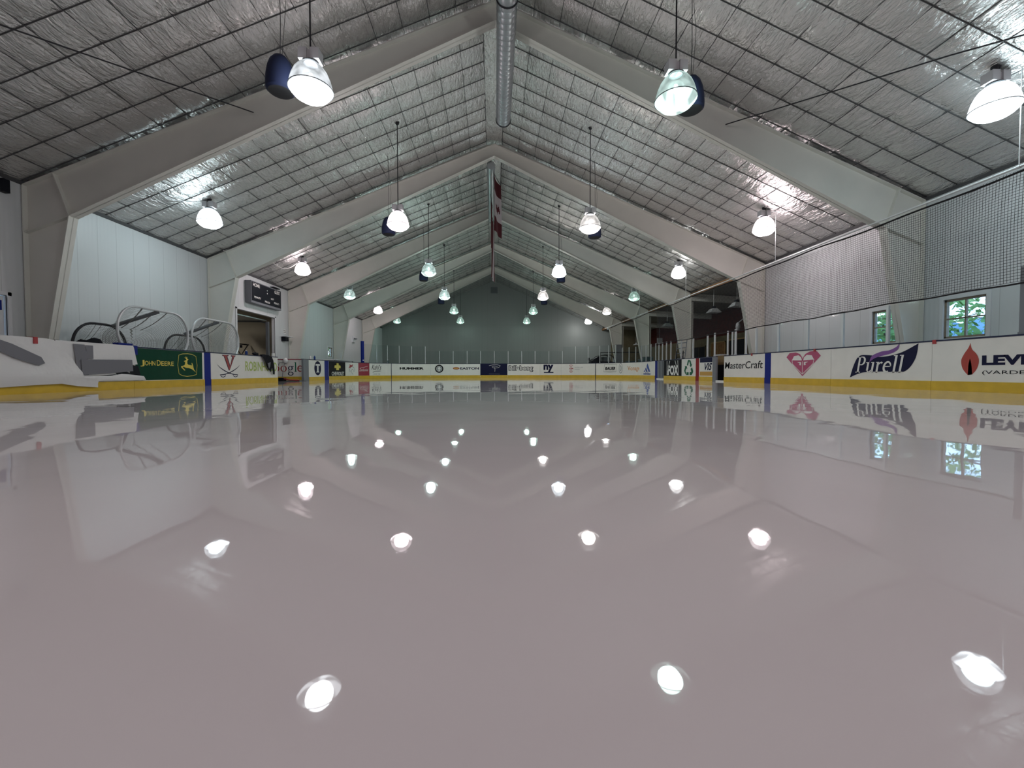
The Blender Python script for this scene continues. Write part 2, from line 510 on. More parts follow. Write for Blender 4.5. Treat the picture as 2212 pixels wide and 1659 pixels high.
# ---- portal frames
KX, KZ, RB = 10.24, 4.18, 9.13
def frame(y, label):
    T_ = thing('portal_frame', label, 'steel frame', (0, y, 0), 'steel portal frames across the hall')
    for sd in (-1, 1):
        xo = WX - .02
        top = lambda x: roof(x) - .03
        web = [(sd * xo, 0, 0), (sd * 11.02, 0, 0), (sd * KX, 0, KZ), (sd * xo, 0, KZ - .42)]
        mb = MB()
        mb.prism([(p[0], y - .008, p[2]) for p in web], (0, .016, 0))
        mb.prism([(sd * 11.02, y - .12, 0), (sd * (11.04), y - .12, 0), (sd * (KX + .02), y - .12, KZ), (sd * KX, y - .12, KZ)], (0, .24, 0))
        mb.prism([(sd * xo, y - .12, 0), (sd * (xo - .02), y - .12, 0), (sd * (xo - .02), y - .12, top(xo)), (sd * xo, y - .12, top(xo))], (0, .24, 0))
        mb.build('column', 'cream', T_)
        mb = MB()
        mb.prism([(sd * KX, y - .008, KZ), (sd * xo, y - .008, KZ - .42), (sd * xo, y - .008, top(xo)), (sd * .3, y - .008, top(.3)), (0, y - .008, top(0)), (0, y - .008, RB)], (0, .016, 0))
        mb.prism([(sd * KX, y - .12, KZ), (0, y - .12, RB), (0, y - .12, RB + .02), (sd * KX, y - .12, KZ + .02)], (0, .24, 0))
        mb.prism([(sd * xo, y - .12, top(xo)), (0, y - .12, top(0)), (0, y - .12, top(0) - .02), (sd * xo, y - .12, top(xo) - .02)], (0, .24, 0))
        mb.build('rafter', 'cream', T_)
        # knee plates
        mb = MB()
        mb.prism([(sd * KX, y - .11, KZ), (sd * xo, y - .11, KZ - .42), (sd * xo, y - .11, KZ - .40), (sd * KX, y - .11, KZ + .02)], (0, .22, 0))
        xk = KX + .36
        mb.prism([(sd * KX, y - .11, KZ), (sd * xk, y - .11, top(xk)), (sd * (xk + .025), y - .11, top(xk)), (sd * (KX + .025), y - .11, KZ)], (0, .22, 0))
        mb.build('stiffener', 'cream', T_)
    return T_
FL = ['cream steel portal frame nearest the camera behind the first pair of hanging lamps', 'cream steel portal frame just beyond the open end of the round duct',
      'cream steel portal frame right behind the scoreboard bay', 'cream steel portal frame level with the far left corner of the rink',
      'cream steel portal frame farthest back, nearest the end wall']
for k in range(5): frame(FR[k + 1], FL[k])

# ================================================================ LAMPS
def mk_shade(name, col, strength, trans, petals=False):
    m = bpy.data.materials.new(name); m.use_nodes = True
    nt = m.node_tree; nt.nodes.clear(); N = nt.nodes.new; L = nt.links.new
    o = N('ShaderNodeOutputMaterial')
    t = N('ShaderNodeBsdfTransparent'); t.inputs[0].default_value = (.92, .95, .93, 1)
    g = N('ShaderNodeBsdfGlossy'); g.inputs['Roughness'].default_value = .15
    e = N('ShaderNodeEmission'); e.inputs[0].default_value = (*col, 1)
    tc = N('ShaderNodeTexCoord'); w = N('ShaderNodeTexNoise'); w.inputs['Scale'].default_value = 6; w.inputs['Detail'].default_value = 1
    L(tc.outputs['Object'], w.inputs['Vector'])
    mr = N('ShaderNodeMapRange'); mr.inputs[1].default_value = .35; mr.inputs[2].default_value = .65
    mr.inputs[3].default_value = strength * .6; mr.inputs[4].default_value = strength * 1.3
    L(w.outputs['Fac'], mr.inputs[0]); L(mr.outputs[0], e.inputs[1])
    if petals:
        # four prismatic sectors of the lens
        sp = N('ShaderNodeSeparateXYZ'); L(tc.outputs['Object'], sp.inputs[0])
        at = N('ShaderNodeMath'); at.operation = 'ARCTAN2'; L(sp.outputs[0], at.inputs[0]); L(sp.outputs[1], at.inputs[1])
        m4 = N('ShaderNodeMath'); m4.operation = 'MULTIPLY'; m4.inputs[1].default_value = 4; L(at.outputs[0], m4.inputs[0])
        co = N('ShaderNodeMath'); co.operation = 'COSINE'; L(m4.outputs[0], co.inputs[0])
        mp_ = N('ShaderNodeMapRange'); mp_.inputs[1].default_value = -.5; mp_.inputs[2].default_value = .5
        mp_.inputs[3].default_value = strength * .45; mp_.inputs[4].default_value = strength * 2.2
        L(co.outputs[0], mp_.inputs[0]); L(mp_.outputs[0], e.inputs[1])
    x = N('ShaderNodeMixShader'); x.inputs[0].default_value = .06; L(t.outputs[0], x.inputs[1]); L(g.outputs[0], x.inputs[2])
    y = N('ShaderNodeMixShader'); y.inputs[0].default_value = 1 - trans; L(x.outputs[0], y.inputs[1]); L(e.outputs[0], y.inputs[2])
    L(y.outputs[0], o.inputs[0])
    return m
SH = {}
def lamp_mats(kind):
    if kind in SH: return SH[kind]
    col, st = {'white': ((.9, .95, 1), 2.4), 'hot': ((1, 1, 1), 6), 'hotblue': ((.86, .94, 1), 6), 'pink': ((1, .86, .9), 6), 'teal': ((.72, .95, .9), 1.25),
               'green': ((.6, .9, .78), .95), 'warm': ((1, .95, .92), 2.0)}[kind]
    sf, lf = {'white': (.42, 2.6), 'teal': (.62, 1.35), 'warm': (.5, 1.3)}.get(kind, (.6, 1.3))
    SH[kind] = (mk_shade('glass_shade_' + kind, col, st * sf * .8, .2), mk_shade('glass_lens_' + kind, col, st * lf * 1.4, .55, True), mat('bulb_' + kind, (1, 1, 1), .5, emit=col, es=st * 3))
    return SH[kind]
LIGHTCOL = {'white': (.93, .96, 1), 'hot': (1, .98, .97), 'hotblue': (.74, .93, 1), 'pink': (1, .81, .86), 'teal': (.7, .97, .93), 'green': (.66, .95, .84), 'warm': (1, .92, .89), 'dim': (1, .86, .9)}
MESH = {}
def lamp(x, y, kind, power, label, inner=True):
    H = 5.22
    T_ = thing('pendant_lamp', label, 'lamp', (x, y, 5.02), 'glass bell lamps over the rink')
    ms = lamp_mats(kind)
    key = (kind, inner)
    if key not in MESH:
        d = {}
        mb = MB(); mb.lathe([(.35, .16), (.345, .19), (.33, .26), (.305, .35), (.265, .44), (.215, .51), (.16, .555), (.11, .575)], n=32); d['shade'] = (mb, ms[0])
        mb = MB(); mb.lathe([(.0005, 0.0), (.14, .0), (.21, .015), (.27, .055), (.32, .11), (.352, .155)], n=32); d['lens'] = (mb, ms[1])
        mb = MB(); mb.lathe([(.348, .152), (.36, .152), (.36, .165), (.348, .165), (.348, .152)], n=32); d['rim'] = (mb, M['mid'])
        # four reflector vanes seen inside the lens
        mb = MB(); mb.lathe([(.001, .27), (.03, .28), (.045, .34), (.03, .42), (.001, .44)], n=12); d['bulb'] = (mb, ms[2])
        mb = MB()
        mb.box((-.17, -.1, .62), (-.03, .1, .8)).box((.03, -.1, .62), (.17, .1, .8)).box((-.03, -.07, .64), (.03, .07, .78)); d['ballast'] = (mb, M['box'])
        mb = MB(); mb.lathe([(.11, .57), (.13, .59), (.1, .625), (.001, .625)], n=16); d['socket'] = (mb, M['mid'])
        top = roof(x) - 5.02 + .04
        mb = MB(); mb.tube([(0, 0, .8), (0, 0, top)], .014, 8)
        mb.lathe([(.001, top - .1), (.05, top - .09), (.07, top - .02), (.07, top)], n=12); d['rod'] = (mb, M['rod'])
        MESH[key] = {n: (b, m) for n, (b, m) in d.items()}
        objs = {}
        for n, (b, m) in d.items(): objs[n] = b.build(n, m, T_, smooth=True, local=True)
        objs['rim'].parent = objs['lens']; objs['bulb'].parent = objs['socket']
        MESH[key] = {n: o.data for n, o in objs.items()}
    else:
        objs = {}
        for n, me in MESH[key].items():
            o = bpy.data.objects.new(n, me); C.objects.link(o); o.parent = T_; objs[n] = o
        objs['rim'].parent = objs['lens']; objs['bulb'].parent = objs['socket']
    ld = bpy.data.lights.new('lamp_light', 'POINT'); ld.energy = power * LAMP_POWER; ld.shadow_soft_size = .22
    ld.color = LIGHTCOL[kind]
    lo = bpy.data.objects.new('lamp_light', ld); C.objects.link(lo); lo.parent = T_; lo.location = (0, 0, .22)
    return T_
LY = [7.38 + 6.53 * k for k in range(6)]
XI, XO = 3.14, 9.06
NTH = ['nearest', 'second', 'third', 'fourth', 'fifth', 'farthest']
IL = [('white', .9), ('pink', .95), ('teal', 1.0), ('teal', 1.5), ('green', .5), ('green', .45)]
IR = [('teal', 1.1), ('warm', .95), ('hotblue', 1.1), ('warm', 1.6), ('green', .5), ('green', .4)]
OL = [None, ('hotblue', .68), ('pink', .85), ('teal', .25), ('pink', .7), ('green', .4)]
OR = [('hotblue', .8), ('pink', 1.25), ('hot', .7), ('green', .25), ('warm', .4), ('hot', 1.9)]
DESC = {'white': 'white-glowing glass bell lamp', 'pink': 'pinkish white glaring glass bell lamp', 'teal': 'pale teal glass bell lamp', 'green': 'dim greenish glass bell lamp', 'warm': 'warm white glass bell lamp', 'hot': 'glaring white glass bell lamp', 'hotblue': 'glaring bluish white glass bell lamp'}
for k in range(6):
    for lst, x, rown in ((IL, -XI, 'in the row just left of the ridge'), (IR, XI, 'in the row just right of the ridge'), (OL, -XO, 'in the row along the left wall'), (OR, XO, 'in the row along the right side')):
        if lst[k] is None: continue
        nth = NTH[k]
        if lst is OL: nth = NTH[k - 1] if k < 5 else 'farthest'
        lamp(x, LY[k], lst[k][0], lst[k][1], '%s, %s %s' % (DESC[lst[k][0]], nth, rown), abs(x) < 5)
# the same rows go on over and behind the camera
for (x, y, kind, p) in ((-XI, .85, 'pink', .95), (XI, .85, 'pink', 1.5), (XO, .85, 'pink', .9), (-XI, -5.7, 'pink', .8), (XI, -5.7, 'pink', 1.5)):
    lamp(x, y, kind, p, 'pinkish glass bell lamp %s, %s' % ('over the near ice' if y > 0 else 'behind the camera', 'left wall row' if x < -5 else ('left of the ridge' if x < 0 else ('right of the ridge' if x < 5 else 'along the right side'))), abs(x) < 5)

# ---- pendant speakers
k0 = None
SPL = [(-3.82, 7.75), (-3.82, 15.45), (-3.82, 23.1), (-3.82, 30.8), (3.68, 7.95), (3.68, 15.5), (3.68, 23.2), (3.68, 30.8)]
for i, (x, y) in enumerate(SPL):
    row = 'left' if i < 4 else 'right'; nth = ['nearest', 'second', 'third', 'farthest'][i % 4]
    lab = 'dark navy bell-shaped pendant speaker, %s of the four %s of the ridge' % (nth, row)
    if k0 is None:
        T_ = k0 = thing('pendant_speaker', lab, 'speaker', (x, y, 5.36), 'navy pendant speakers behind the lamps')
        mb = MB(); mb.lathe([(.0005, .02), (.2, 0), (.235, .03), (.24, .1), (.235, .25), (.21, .4), (.17, .52), (.11, .6), (.05, .63), (.0005, .635)], n=28)
        mb.build('shell', 'speaker', T_, smooth=True, local=True)
        mb = MB(); mb.lathe([(.0005, .015), (.19, -.004), (.2, .0)], n=28); mb.build('grille', 'dark', T_, smooth=True, local=True)
        tz = roof(x) - 5.36 + .03
        mb = MB(); mb.tube([(0, 0, .62), (.015, 0, 1.2), (0, 0, tz)], .006, 6).tube([(0.03, 0, .6), (.1, .02, 1.5), (-.02, .03, tz)], .004, 6)
        mb.build('cable', 'rod', T_, local=True)
    else:
        dup(k0, (x, y, 5.36), lab)

# ================================================================ DUCTS, PIPES
T_ = thing('round_duct', 'long round galvanised spiral duct hanging under the ridge, open end towards the far hall', 'duct', (.24, 0, 8.5))
mb = MB(); n = 26
prof = []
yy = -8.0
while yy < 13.75:
    prof += [(yy, .228), (yy + .13, .228), (yy + .14, .233), (yy + .15, .228)]; yy += .16
vs = []; fs = []
for i, (y, r) in enumerate(prof):
    cx = .19 + max(0, y) * .0062
    for j in range(n):
        a = 2 * PI * j / n; vs.append((cx + r * math.cos(a), y, 8.5 + r * math.sin(a)))
for i in range(len(prof) - 1):
    for j in range(n): fs.append((i * n + j, i * n + (j + 1) % n, (i + 1) * n + (j + 1) % n, (i + 1) * n + j))
mb.add(vs, fs); mb.build('duct_shell', 'galv', T_, smooth=True)
for y in (9.3, 13.7):
    cx = .19 + y * .0062
    mb = MB(); mb.tube([(cx + .236 * math.cos(2 * PI * j / 24), y, 8.5 + .236 * math.sin(2 * PI * j / 24)) for j in range(24)], .014, 6, True)
    mb.tube([(cx - .2, y, 8.65), (cx - .2, y, roof(.3) + .03)], .006, 6).tube([(cx + .2, y, 8.65), (cx + .2, y, roof(.4) + .03)], .006, 6)
    mb.build('hanger_band', 'rod', T_, smooth=True)
T_ = thing('round_duct', 'short grey duct under the ridge behind the second frame, above the banners', 'duct', (0, 17.5, 8.9))
mb = MB(); mb.tube([(-.14, 17.5, 8.9), (-.14, 23.6, 8.9)], .17, 20); mb.build('duct_shell', 'galv', T_, smooth=True)
mb = MB(); mb.tube([(-.14, 18.4, 9.05), (-.14, 18.4, 9.8)], .01, 6).tube([(-.14, 22.8, 9.05), (-.14, 22.8, 9.8)], .01, 6); mb.build('hanger_band', 'rod', T_)

# banners seen edge on
def banner(name, label, x0, y0, x1, y1, z0, z1, cells, waves, amp, tag):
    T_ = thing(name, label, 'flag', ((x0 + x1) / 2, (y0 + y1) / 2, z0), 'banners hanging under the ridge')
    nu, nv = 24, 30
    dx, dy = x1 - x0, y1 - y0; l = math.hypot(dx, dy); nx, ny = dy / l, -dx / l
    red = MB(); wh = MB()
    def pt(a, b):
        w = amp * math.sin(a * waves * PI + b * 2.5) * (.4 + .6 * (1 - b))
        return (x0 + dx * a + nx * w, y0 + dy * a + ny * w, z0 + (z1 - z0) * b - .12 * math.sin(PI * a) * b)
    for i in range(nu):
        for j in range(nv):
            a, b = i / nu, j / nv
            q = [pt(a, b), pt(a + 1 / nu, b), pt(a + 1 / nu, b + 1 / nv), pt(a, b + 1 / nv)]
            (wh if cells(a + .5 / nu, b + .5 / nv) else red).add(q, [(0, 1, 2, 3)])
    red.build('cloth', 'flagred', T_, smooth='all')
    if wh.f: wh.build('emblem_field', 'flagwhite', T_, smooth='all')
    mb = MB(); mb.tube([(x0, y0, z1), (x1, y1, z1)], .015, 6); mb.tube([(x0, y0, z1), (x0, y0, roof(x0) + .02)], .006, 5).tube([(x1, y1, z1), (x1, y1, roof(x1) + .02)], .006, 5)
    mb.build('rod', 'rod', T_)
def leaf(a, b):
    if not (.28 < b < .72): return False
    return not ((a - .5) ** 2 * 4 + (b - .5) ** 2 * 60 < .5 * (.6 + .4 * math.sin(a * 25 + b * 30)))
banner('banner', 'maroon and white banner hanging edge-on behind the second frame', -.02, 17.75, .3, 18.9, 6.35, 8.68, leaf, 2.2, .04, 0)
banner('banner', 'narrow dark red banner with pale stripes hanging lowest under the ridge', -.16, 21.9, .03, 23.6, 5.35, 8.6, lambda a, b: int(a * 9) % 4 == 1, 3, .035, 0)
banner('banner', 'dark red banner edge-on between the two wider banners', -.17, 19.6, -.08, 21.2, 6.4, 8.6, lambda a, b: False, 3, .03, 0)

# netting rail, hem rope, hangers on the right
T_ = thing('netting', 'dark safety netting hanging from a pipe above the right-hand glass', 'net', (WR, 6, 2), None)
NY0, NY1 = -6.0, 24.0
def nettop(y): return 4.08 + .03 * math.sin(y * .8)
mb = MB(); cell = .052
grid_uv(mb, 60, 4, lambda a, b: (WR + .02 + .03 * math.sin(a * 40) * math.sin(PI * b), NY0 + (NY1 - NY0) * a, 2.02 + (3.98 + .05 * math.sin(a * 60) - 2.02) * b), (NY1 - NY0) / cell, 1.98 / cell)
mb.build('mesh', 'net', T_)
mb = MB(); mb.tube([(WR + .01, NY0 + (NY1 - NY0) * i / 90, 2.0 + .025 * math.sin(i * .9) * math.sin(i * .37)) for i in range(91)], .017, 6); mb.build('hem_rope', 'rope', T_, smooth=True)
mb = MB(); mb.tube([(WR + .02, NY0 + (34 - NY0) * i / 120, 3.985 + .03 * math.sin(i * .55) * math.sin(i * .21)) for i in range(121)], .02, 6); mb.build('top_rope', 'rope', T_, smooth=True)
T_ = thing('netting_rail', 'long silver pipe that carries the netting along the right side', 'pipe', (WR, 6, 4.05))
mb = MB(); mb.tube([(WR - .03, -6, 4.06), (WR - .03, 35, 4.06)], .022, 10); mb.build('pipe', 'alu', T_, smooth=True)
for y in (.8, 7.2, 13.7, 20.2, 26.7, 33.2):
    mb = MB(); mb.tube([(WR - .03, y, 4.06), (WR - .03, y, roof(WR) + .02)], .009, 6).tube([(WR - .03, y - .02, 4.06), (WR - .03, y + .02, 4.06)], .034, 8); mb.build('hanger', 'alu', T_, smooth=True)

# brace rods and conduits
for sd, lab in ((-1, 'left'), (1, 'right')):
    T_ = thing('brace_rod', 'thin dark diagonal brace rod under the %s roof slope, ahead of the first frame' % lab, 'brace', (sd * 5.6, 10.7, 7.2))
    mb = MB(); mb.tube([(sd * 5.9, 10.7, 6.75), (sd * 8.1, 7.3, 6.05), (sd * 10.9, 3.0, 4.95)], .013, 6); mb.build('rod', 'rod', T_)
for sd, y0, y1, lab in ((-1, 11.2, 13.7, 'left'), (1, 10.9, 13.7, 'right')):
    T_ = thing('electrical_conduit', 'bright thin conduit running up to the %s wall lamp beyond the first frame' % lab, 'conduit', (sd * 9.3, y1, 5.5))
    x0 = 9.62
    mb = MB(); mb.tube([(sd * x0, y0, roof(x0) - .08), (sd * x0, y1 - .5, roof(x0) - .08), (sd * 9.2, y1, 5.72)], .013, 6); mb.build('pipe', 'alu', T_, smooth=True)
T_ = thing('power_cable', 'white cable looping down to the second lamp of the left wall row', 'cable', (-9.2, 20.4, 5.6))
mb = MB(); pts = [(-9.9 + .62 * t_, 19.2 + 1.1 * t_, 5.36 - .35 * math.sin(PI * min(1, t_ * .9)) + .28 * t_) for t_ in [i / 12 for i in range(13)]]; mb.tube(pts, .014, 6); mb.build('cable', 'white', T_, smooth=True)

# vent on the end wall
T_ = thing('vent_grille', 'small square dark louvred vent high on the end wall under the ridge', 'vent', (.06, YB - .02, 8.55))
mb = MB(); mb.box((-.3, YB - .05, 8.5), (.42, YB, 9.15)); mb.build('frame', 'grey', T_)
for k in range(6):
    mb = MB(); mb.box((-.27, YB - .08, 8.54 + k * .1), (.39, YB - .05, 8.58 + k * .1)); mb.build('slat', 'mid', T_)

# ================================================================ LETTERING TOOLS
def text_mb(body, box, mp, off=.004, bold=0.0, shear=0.0, wave=None, spacing=1.0):
    """text fitted into box (u0, u1, z0, z1); mp(u, off, z) -> point"""
    c = bpy.data.curves.new('t', 'FONT'); c.body = body; c.size = 1; c.shear = shear; c.offset = bold; c.resolution_u = 3; c.space_character = spacing
    o = bpy.data.objects.new('t', c); C.objects.link(o)
    bpy.context.view_layer.update()
    me = bpy.data.meshes.new_from_object(o.evaluated_get(bpy.context.evaluated_depsgraph_get()))
    vs = np.array([v.co[:] for v in me.vertices]); fs = [tuple(p.vertices) for p in me.polygons]
    bpy.data.objects.remove(o); bpy.data.meshes.remove(me); bpy.data.curves.remove(c)
    lo = vs.min(0); hi = vs.max(0)
    u0, u1, z0, z1 = box
    mb = MB()
    U = u0 + (vs[:, 0] - lo[0]) / (hi[0] - lo[0]) * (u1 - u0); Z = z0 + (vs[:, 1] - lo[1]) / (hi[1] - lo[1]) * (z1 - z0)
    mb.add([mp(float(a), off, float(b) + (wave(a) if wave else 0)) for a, b in zip(U, Z)], fs)
    return mb
def poly(mb, pts, box, mp, off=.004):
    """filled polygon; pts in unit coords, y up"""
    u0, u1, z0, z1 = box
    q = [(u0 + x * (u1 - u0), z0 + y * (z1 - z0)) for x, y in pts]
    bm = bmesh.new(); f = bm.faces.new([bm.verts.new((a, b, 0)) for a, b in q])
    bmesh.ops.triangulate(bm, faces=[f])
    bm.verts.index_update()
    mb.add([mp(v.co.x, off, v.co.y) for v in bm.verts], [tuple(v.index for v in f.verts) for f in bm.faces]); bm.free()
    return mb
def stroke(mb, pts, w, box, mp, off=.004, closed=False):
    u0, u1, z0, z1 = box
    q = [Vector((u0 + x * (u1 - u0), z0 + y * (z1 - z0))) for x, y in pts]; k = len(q); L = []
    for i in range(k):
        a = q[(i - 1) % k] if (closed or i) else q[i]; b = q[(i + 1) % k] if (closed or i < k - 1) else q[i]
        t = (b - a).normalized(); n_ = Vector((-t.y, t.x)); ww = w[i] if isinstance(w, (list, tuple)) else w
        L += [q[i] + n_ * ww / 2, q[i] - n_ * ww / 2]
    m_ = k if closed else k - 1
    mb.add([mp(p.x, off, p.y) for p in L], [(2 * i, 2 * i + 1, (2 * i + 3) % (2 * k), (2 * i + 2) % (2 * k)) for i in range(m_)])
    return mb
def ell(n=28, rx=.5, ry=.5, cx=.5, cy=.5, a0=0, a1=360):
    full = a1 - a0 >= 360
    return [(cx + rx * math.cos(math.radians(a0 + (a1 - a0) * i / (n if full else n - 1))), cy + ry * math.sin(math.radians(a0 + (a1 - a0) * i / (n if full else n - 1)))) for i in range(n)]
def ring(mb, cx, cy, rx, ry, tx, ty, mp, off):
    """ring with different stroke width left/right (tx) and top/bottom (ty), absolute coords"""
    n = 28; vs = []
    for i in range(n):
        a = 2 * PI * i / n; c_, s_ = math.cos(a), math.sin(a)
        vs += [mp(cx + rx * c_, off, cy + ry * s_), mp(cx + (rx - tx) * c_, off, cy + (ry - ty) * s_)]
    mb.add(vs, [(2 * i, 2 * i + 1, (2 * i + 3) % (2 * n), (2 * i + 2) % (2 * n)) for i in range(n)])
def serif_text(mb, word, box, mp, off, slant=0.0, wt=1.0):
    """small serif alphabet for the roman-lettered boards: cap height 1, x height .64"""
    u0, u1, z0, z1 = box
    adv = {'P': .66, 'u': .66, 'r': .5, 'e': .56, 'l': .36, 'G': .86, 'o': .6, 'g': .6}
    tot = sum(adv[c] for c in word); desc = .32 if 'g' in word else 0
    sy = (z1 - z0) / (1 + desc); sx = (u1 - u0) / tot
    zb = z0 + desc * sy; x = 0
    S = .13 * wt
    for c in word:
        def m2(a, o_, b, x=x): return mp(u0 + (x + a) * sx + slant * b * sy, o_, zb + b * sy)
        def rect(a0, a1, b0, b1): mb.add([m2(a0, off, b0), m2(a1, off, b0), m2(a1, off, b1), m2(a0, off, b1)], [(0, 1, 2, 3)])
        if c == 'P':
            rect(.1, .1 + S, 0, 1); rect(.0, .34, 0, .05); rect(.0, .2, .95, 1)
            stroke(mb, [(.2, .97)] + [(.34 + .2 * math.cos(math.radians(a)), .73 + .24 * math.sin(math.radians(a))) for a in range(90, -91, -20)] + [(.2, .49)], [.06, .06] + [.06 + .07 * math.sin(math.radians(k * 20)) for k in range(10)][1:] + [.05, .05], (0, 1, 0, 1), lambda a, o_, b: m2(a, o_, b), off)
        elif c == 'u':
            rect(.08, .08 + S, .12, .64); rect(.0, .1, .59, .64); rect(.42, .42 + S, 0, .64); rect(.34, .44, .59, .64); rect(.5, .63, 0, .05)
            stroke(mb, [(.14, .16), (.2, .05), (.3, .04), (.45, .16)], .08, (0, 1, 0, 1), m2, off)
        elif c == 'r':
            rect(.08, .08 + S, 0, .64); rect(.0, .3, 0, .05); rect(.0, .1, .59, .64)
            stroke(mb, [(.18, .45), (.26, .57), (.36, .61), (.42, .55)], [.05, .08, .09, .12], (0, 1, 0, 1), m2, off)
        elif c == 'e':
            stroke(mb, [(.27 + .21 * math.cos(math.radians(a)), .33 + .29 * math.sin(math.radians(a))) for a in range(0, 320, 20)], [.06 + .07 * abs(math.cos(math.radians(a / 2 - 90 + 0))) for a in range(0, 320, 20)], (0, 1, 0, 1), m2, off)
            rect(.1, .5, .33, .39)
        elif c == 'l':
            rect(.1, .1 + S, 0, 1); rect(.0, .33, 0, .05); rect(.0, .12, .95, 1)
        elif c == 'o': ring(mb, .3, .32, .27, .33, .1 * wt, .05 * wt, m2, off)
        elif c == 'g':
            ring(mb, .28, .42, .21, .22, .09 * wt, .05 * wt, m2, off); ring(mb, .3, -.12, .26, .19, .08 * wt, .06 * wt, m2, off)
            stroke(mb, [(.14, .24), (.1, .14), (.2, .06)], .06, (0, 1, 0, 1), m2, off); rect(.42, .58, .55, .62)
        elif c == 'G':
            stroke(mb, [(.42 + .35 * math.cos(math.radians(a)), .5 + .48 * math.sin(math.radians(a))) for a in range(45, 325, 20)], [.06, .07, .08, .1, .12, .14, .15, .15, .14, .12, .1, .08, .07, .07], (0, 1, 0, 1), m2, off)
            rect(.62, .62 + S, .06, .46); rect(.5, .84, .42, .47)
        x += adv[c]
    return mb

# ================================================================ RINK BOARDS
ZC = 1.04
def board(s0, s1, label, face='board', kick='yellow', cap='cap', name='rink_board', z0k=.2, gap=.004):
    x, y, nx, ny = path((s0 + s1) / 2)
    T_ = thing(name, label, 'rink board' if name == 'rink_board' else 'post', (x, y, 0), 'rink boards')
    s0 += gap; s1 -= gap
    if kick: slab(MB(), s0, s1, 0, z0k, .012, -.09).build('kick_plate', kick, T_) if False else MBslab(s0, s1, 0, z0k, .012, -.09, 'kick_plate', kick, T_)
    MBslab(s0, s1, z0k if kick else 0, ZC, 0, -.09, 'panel', face, T_)
    MBslab(s0, s1, ZC, ZC + .03, .012, -.11, 'cap_rail', cap, T_)
    return T_
def MBslab(s0, s1, z0, z1, o0, o1, nm, m, T_):
    mb = MB(); slab(mb, s0, s1, z0, z1, o0, o1); return mb.build(nm, m, T_)
def ad(T_, nm, mb, m, label=None):
    o = mb.build(nm, m, T_)
    if label: o['label'] = label
    return o

board(6.2, 17.0, 'white rink board at the left, mostly under the white tarp')
T_ = board(17.0, 19.52, 'rink board covered in dark green vinyl with yellow deer badge and lettering')
mb = MB(); poly(mb, [(.0, 1), (1, 1), (1, .0), (.1, .0), (.05, .12)], (16.98, 19.5, .215, 1.035), P, .005); ad(T_, 'vinyl_sheet', mb, 'green_ad')
mb = text_mb('J', (17.2, 17.33, .57, .74), P, .009, .012); ad(T_, 'lettering', mb, 'gold')
ad(T_, 'lettering', text_mb('OHN', (17.34, 17.68, .6, .72), P, .009, .012), 'gold')
ad(T_, 'lettering', text_mb('D', (17.73, 17.86, .6, .75), P, .009, .012), 'gold')
ad(T_, 'lettering', text_mb('EERE', (17.88, 18.33, .6, .72), P, .009, .012), 'gold')
bx = (18.48, 19.27, .3, .97)
mb = MB(); stroke(mb, [(.06, .92), (.25, .98), (.5, 1), (.75, .98), (.94, .9), (1, .5), (.95, .08), (.75, .03), (.45, .0), (.2, .04), (.05, .12), (0, .5)], .016, bx, P, .009, True); ad(T_, 'badge_outline', mb, 'gold')
deer = [(738, 290), (775, 268), (762, 248), (738, 232), (760, 242), (768, 215), (778, 240), (790, 222), (784, 250), (802, 262), (786, 285), (786, 325), (800, 342), (852, 350), (846, 312), (858, 318), (868, 350), (872, 380), (880, 410), (912, 462), (893, 442), (850, 408), (810, 392), (765, 388), (735, 372), (716, 376), (757, 424), (744, 429), (700, 384), (698, 366), (740, 352), (752, 340), (756, 298), (742, 297)]
dx = [((p[0] - 655) / 275, 1 - (p[1] - 178) / 337) for p in deer]
mb = MB(); poly(mb, dx, bx, P, .011); ad(T_, 'deer_emblem', mb, 'gold')
board(19.52, 19.60, 'narrow white filler strip beside the left blue line board')
T_ = board(19.60, 19.90, 'blue line strip of the left boards, between green board and crossed-sabre board', 'blue', 'blue')
T_ = board(19.90, 24.1, 'white rink board with red V over crossed sabres and pale green lettering, jacket over it')
bx = (20.22, 21.43, .26, 1.01)
mb = MB(); poly(mb, [(.2, 1), (.5, 1), (.48, .95), (.44, .94), (.56, .52), (.66, .93), (.6, .95), (.6, 1), (.82, 1), (.8, .95), (.76, .93), (.53, .3), (.49, .3), (.28, .93), (.22, .95)], bx, P, .004); ad(T_, 'letter_emblem', mb, 'navy')
mb = MB(); poly(mb, [(.22, .985), (.47, .985), (.41, .93), (.545, .47), (.69, .93), (.62, .985), (.8, .985), (.73, .92), (.53, .33), (.5, .33), (.31, .92)], bx, P, .006); ad(T_, 'letter_emblem', mb, 'brick')
mb = MB()
stroke(mb, [(0, .55), (.12, .42), (.3, .29), (.5, .18), (.75, .11), (.9, .1)], [.008, .022, .03, .03, .028, .024], bx, P, .005)
stroke(mb, [(1, .55), (.88, .42), (.7, .29), (.5, .18), (.25, .11), (.1, .1)], [.008, .022, .03, .03, .028, .024], bx, P, .005)
for c0 in (.78, .22):
    stroke(mb, [(c0 - .1, .11), (c0 - .06, .02), (c0 + .02, .0), (c0 + .1, .03), (c0 + .12, .11)], .022, bx, P, .006)
ad(T_, 'crossed_sabres', mb, 'navy')
ad(T_, 'lettering', text_mb('ROBINHOOD', (21.78, 24.03, .47, .83), P, .004, .02), 'lime')
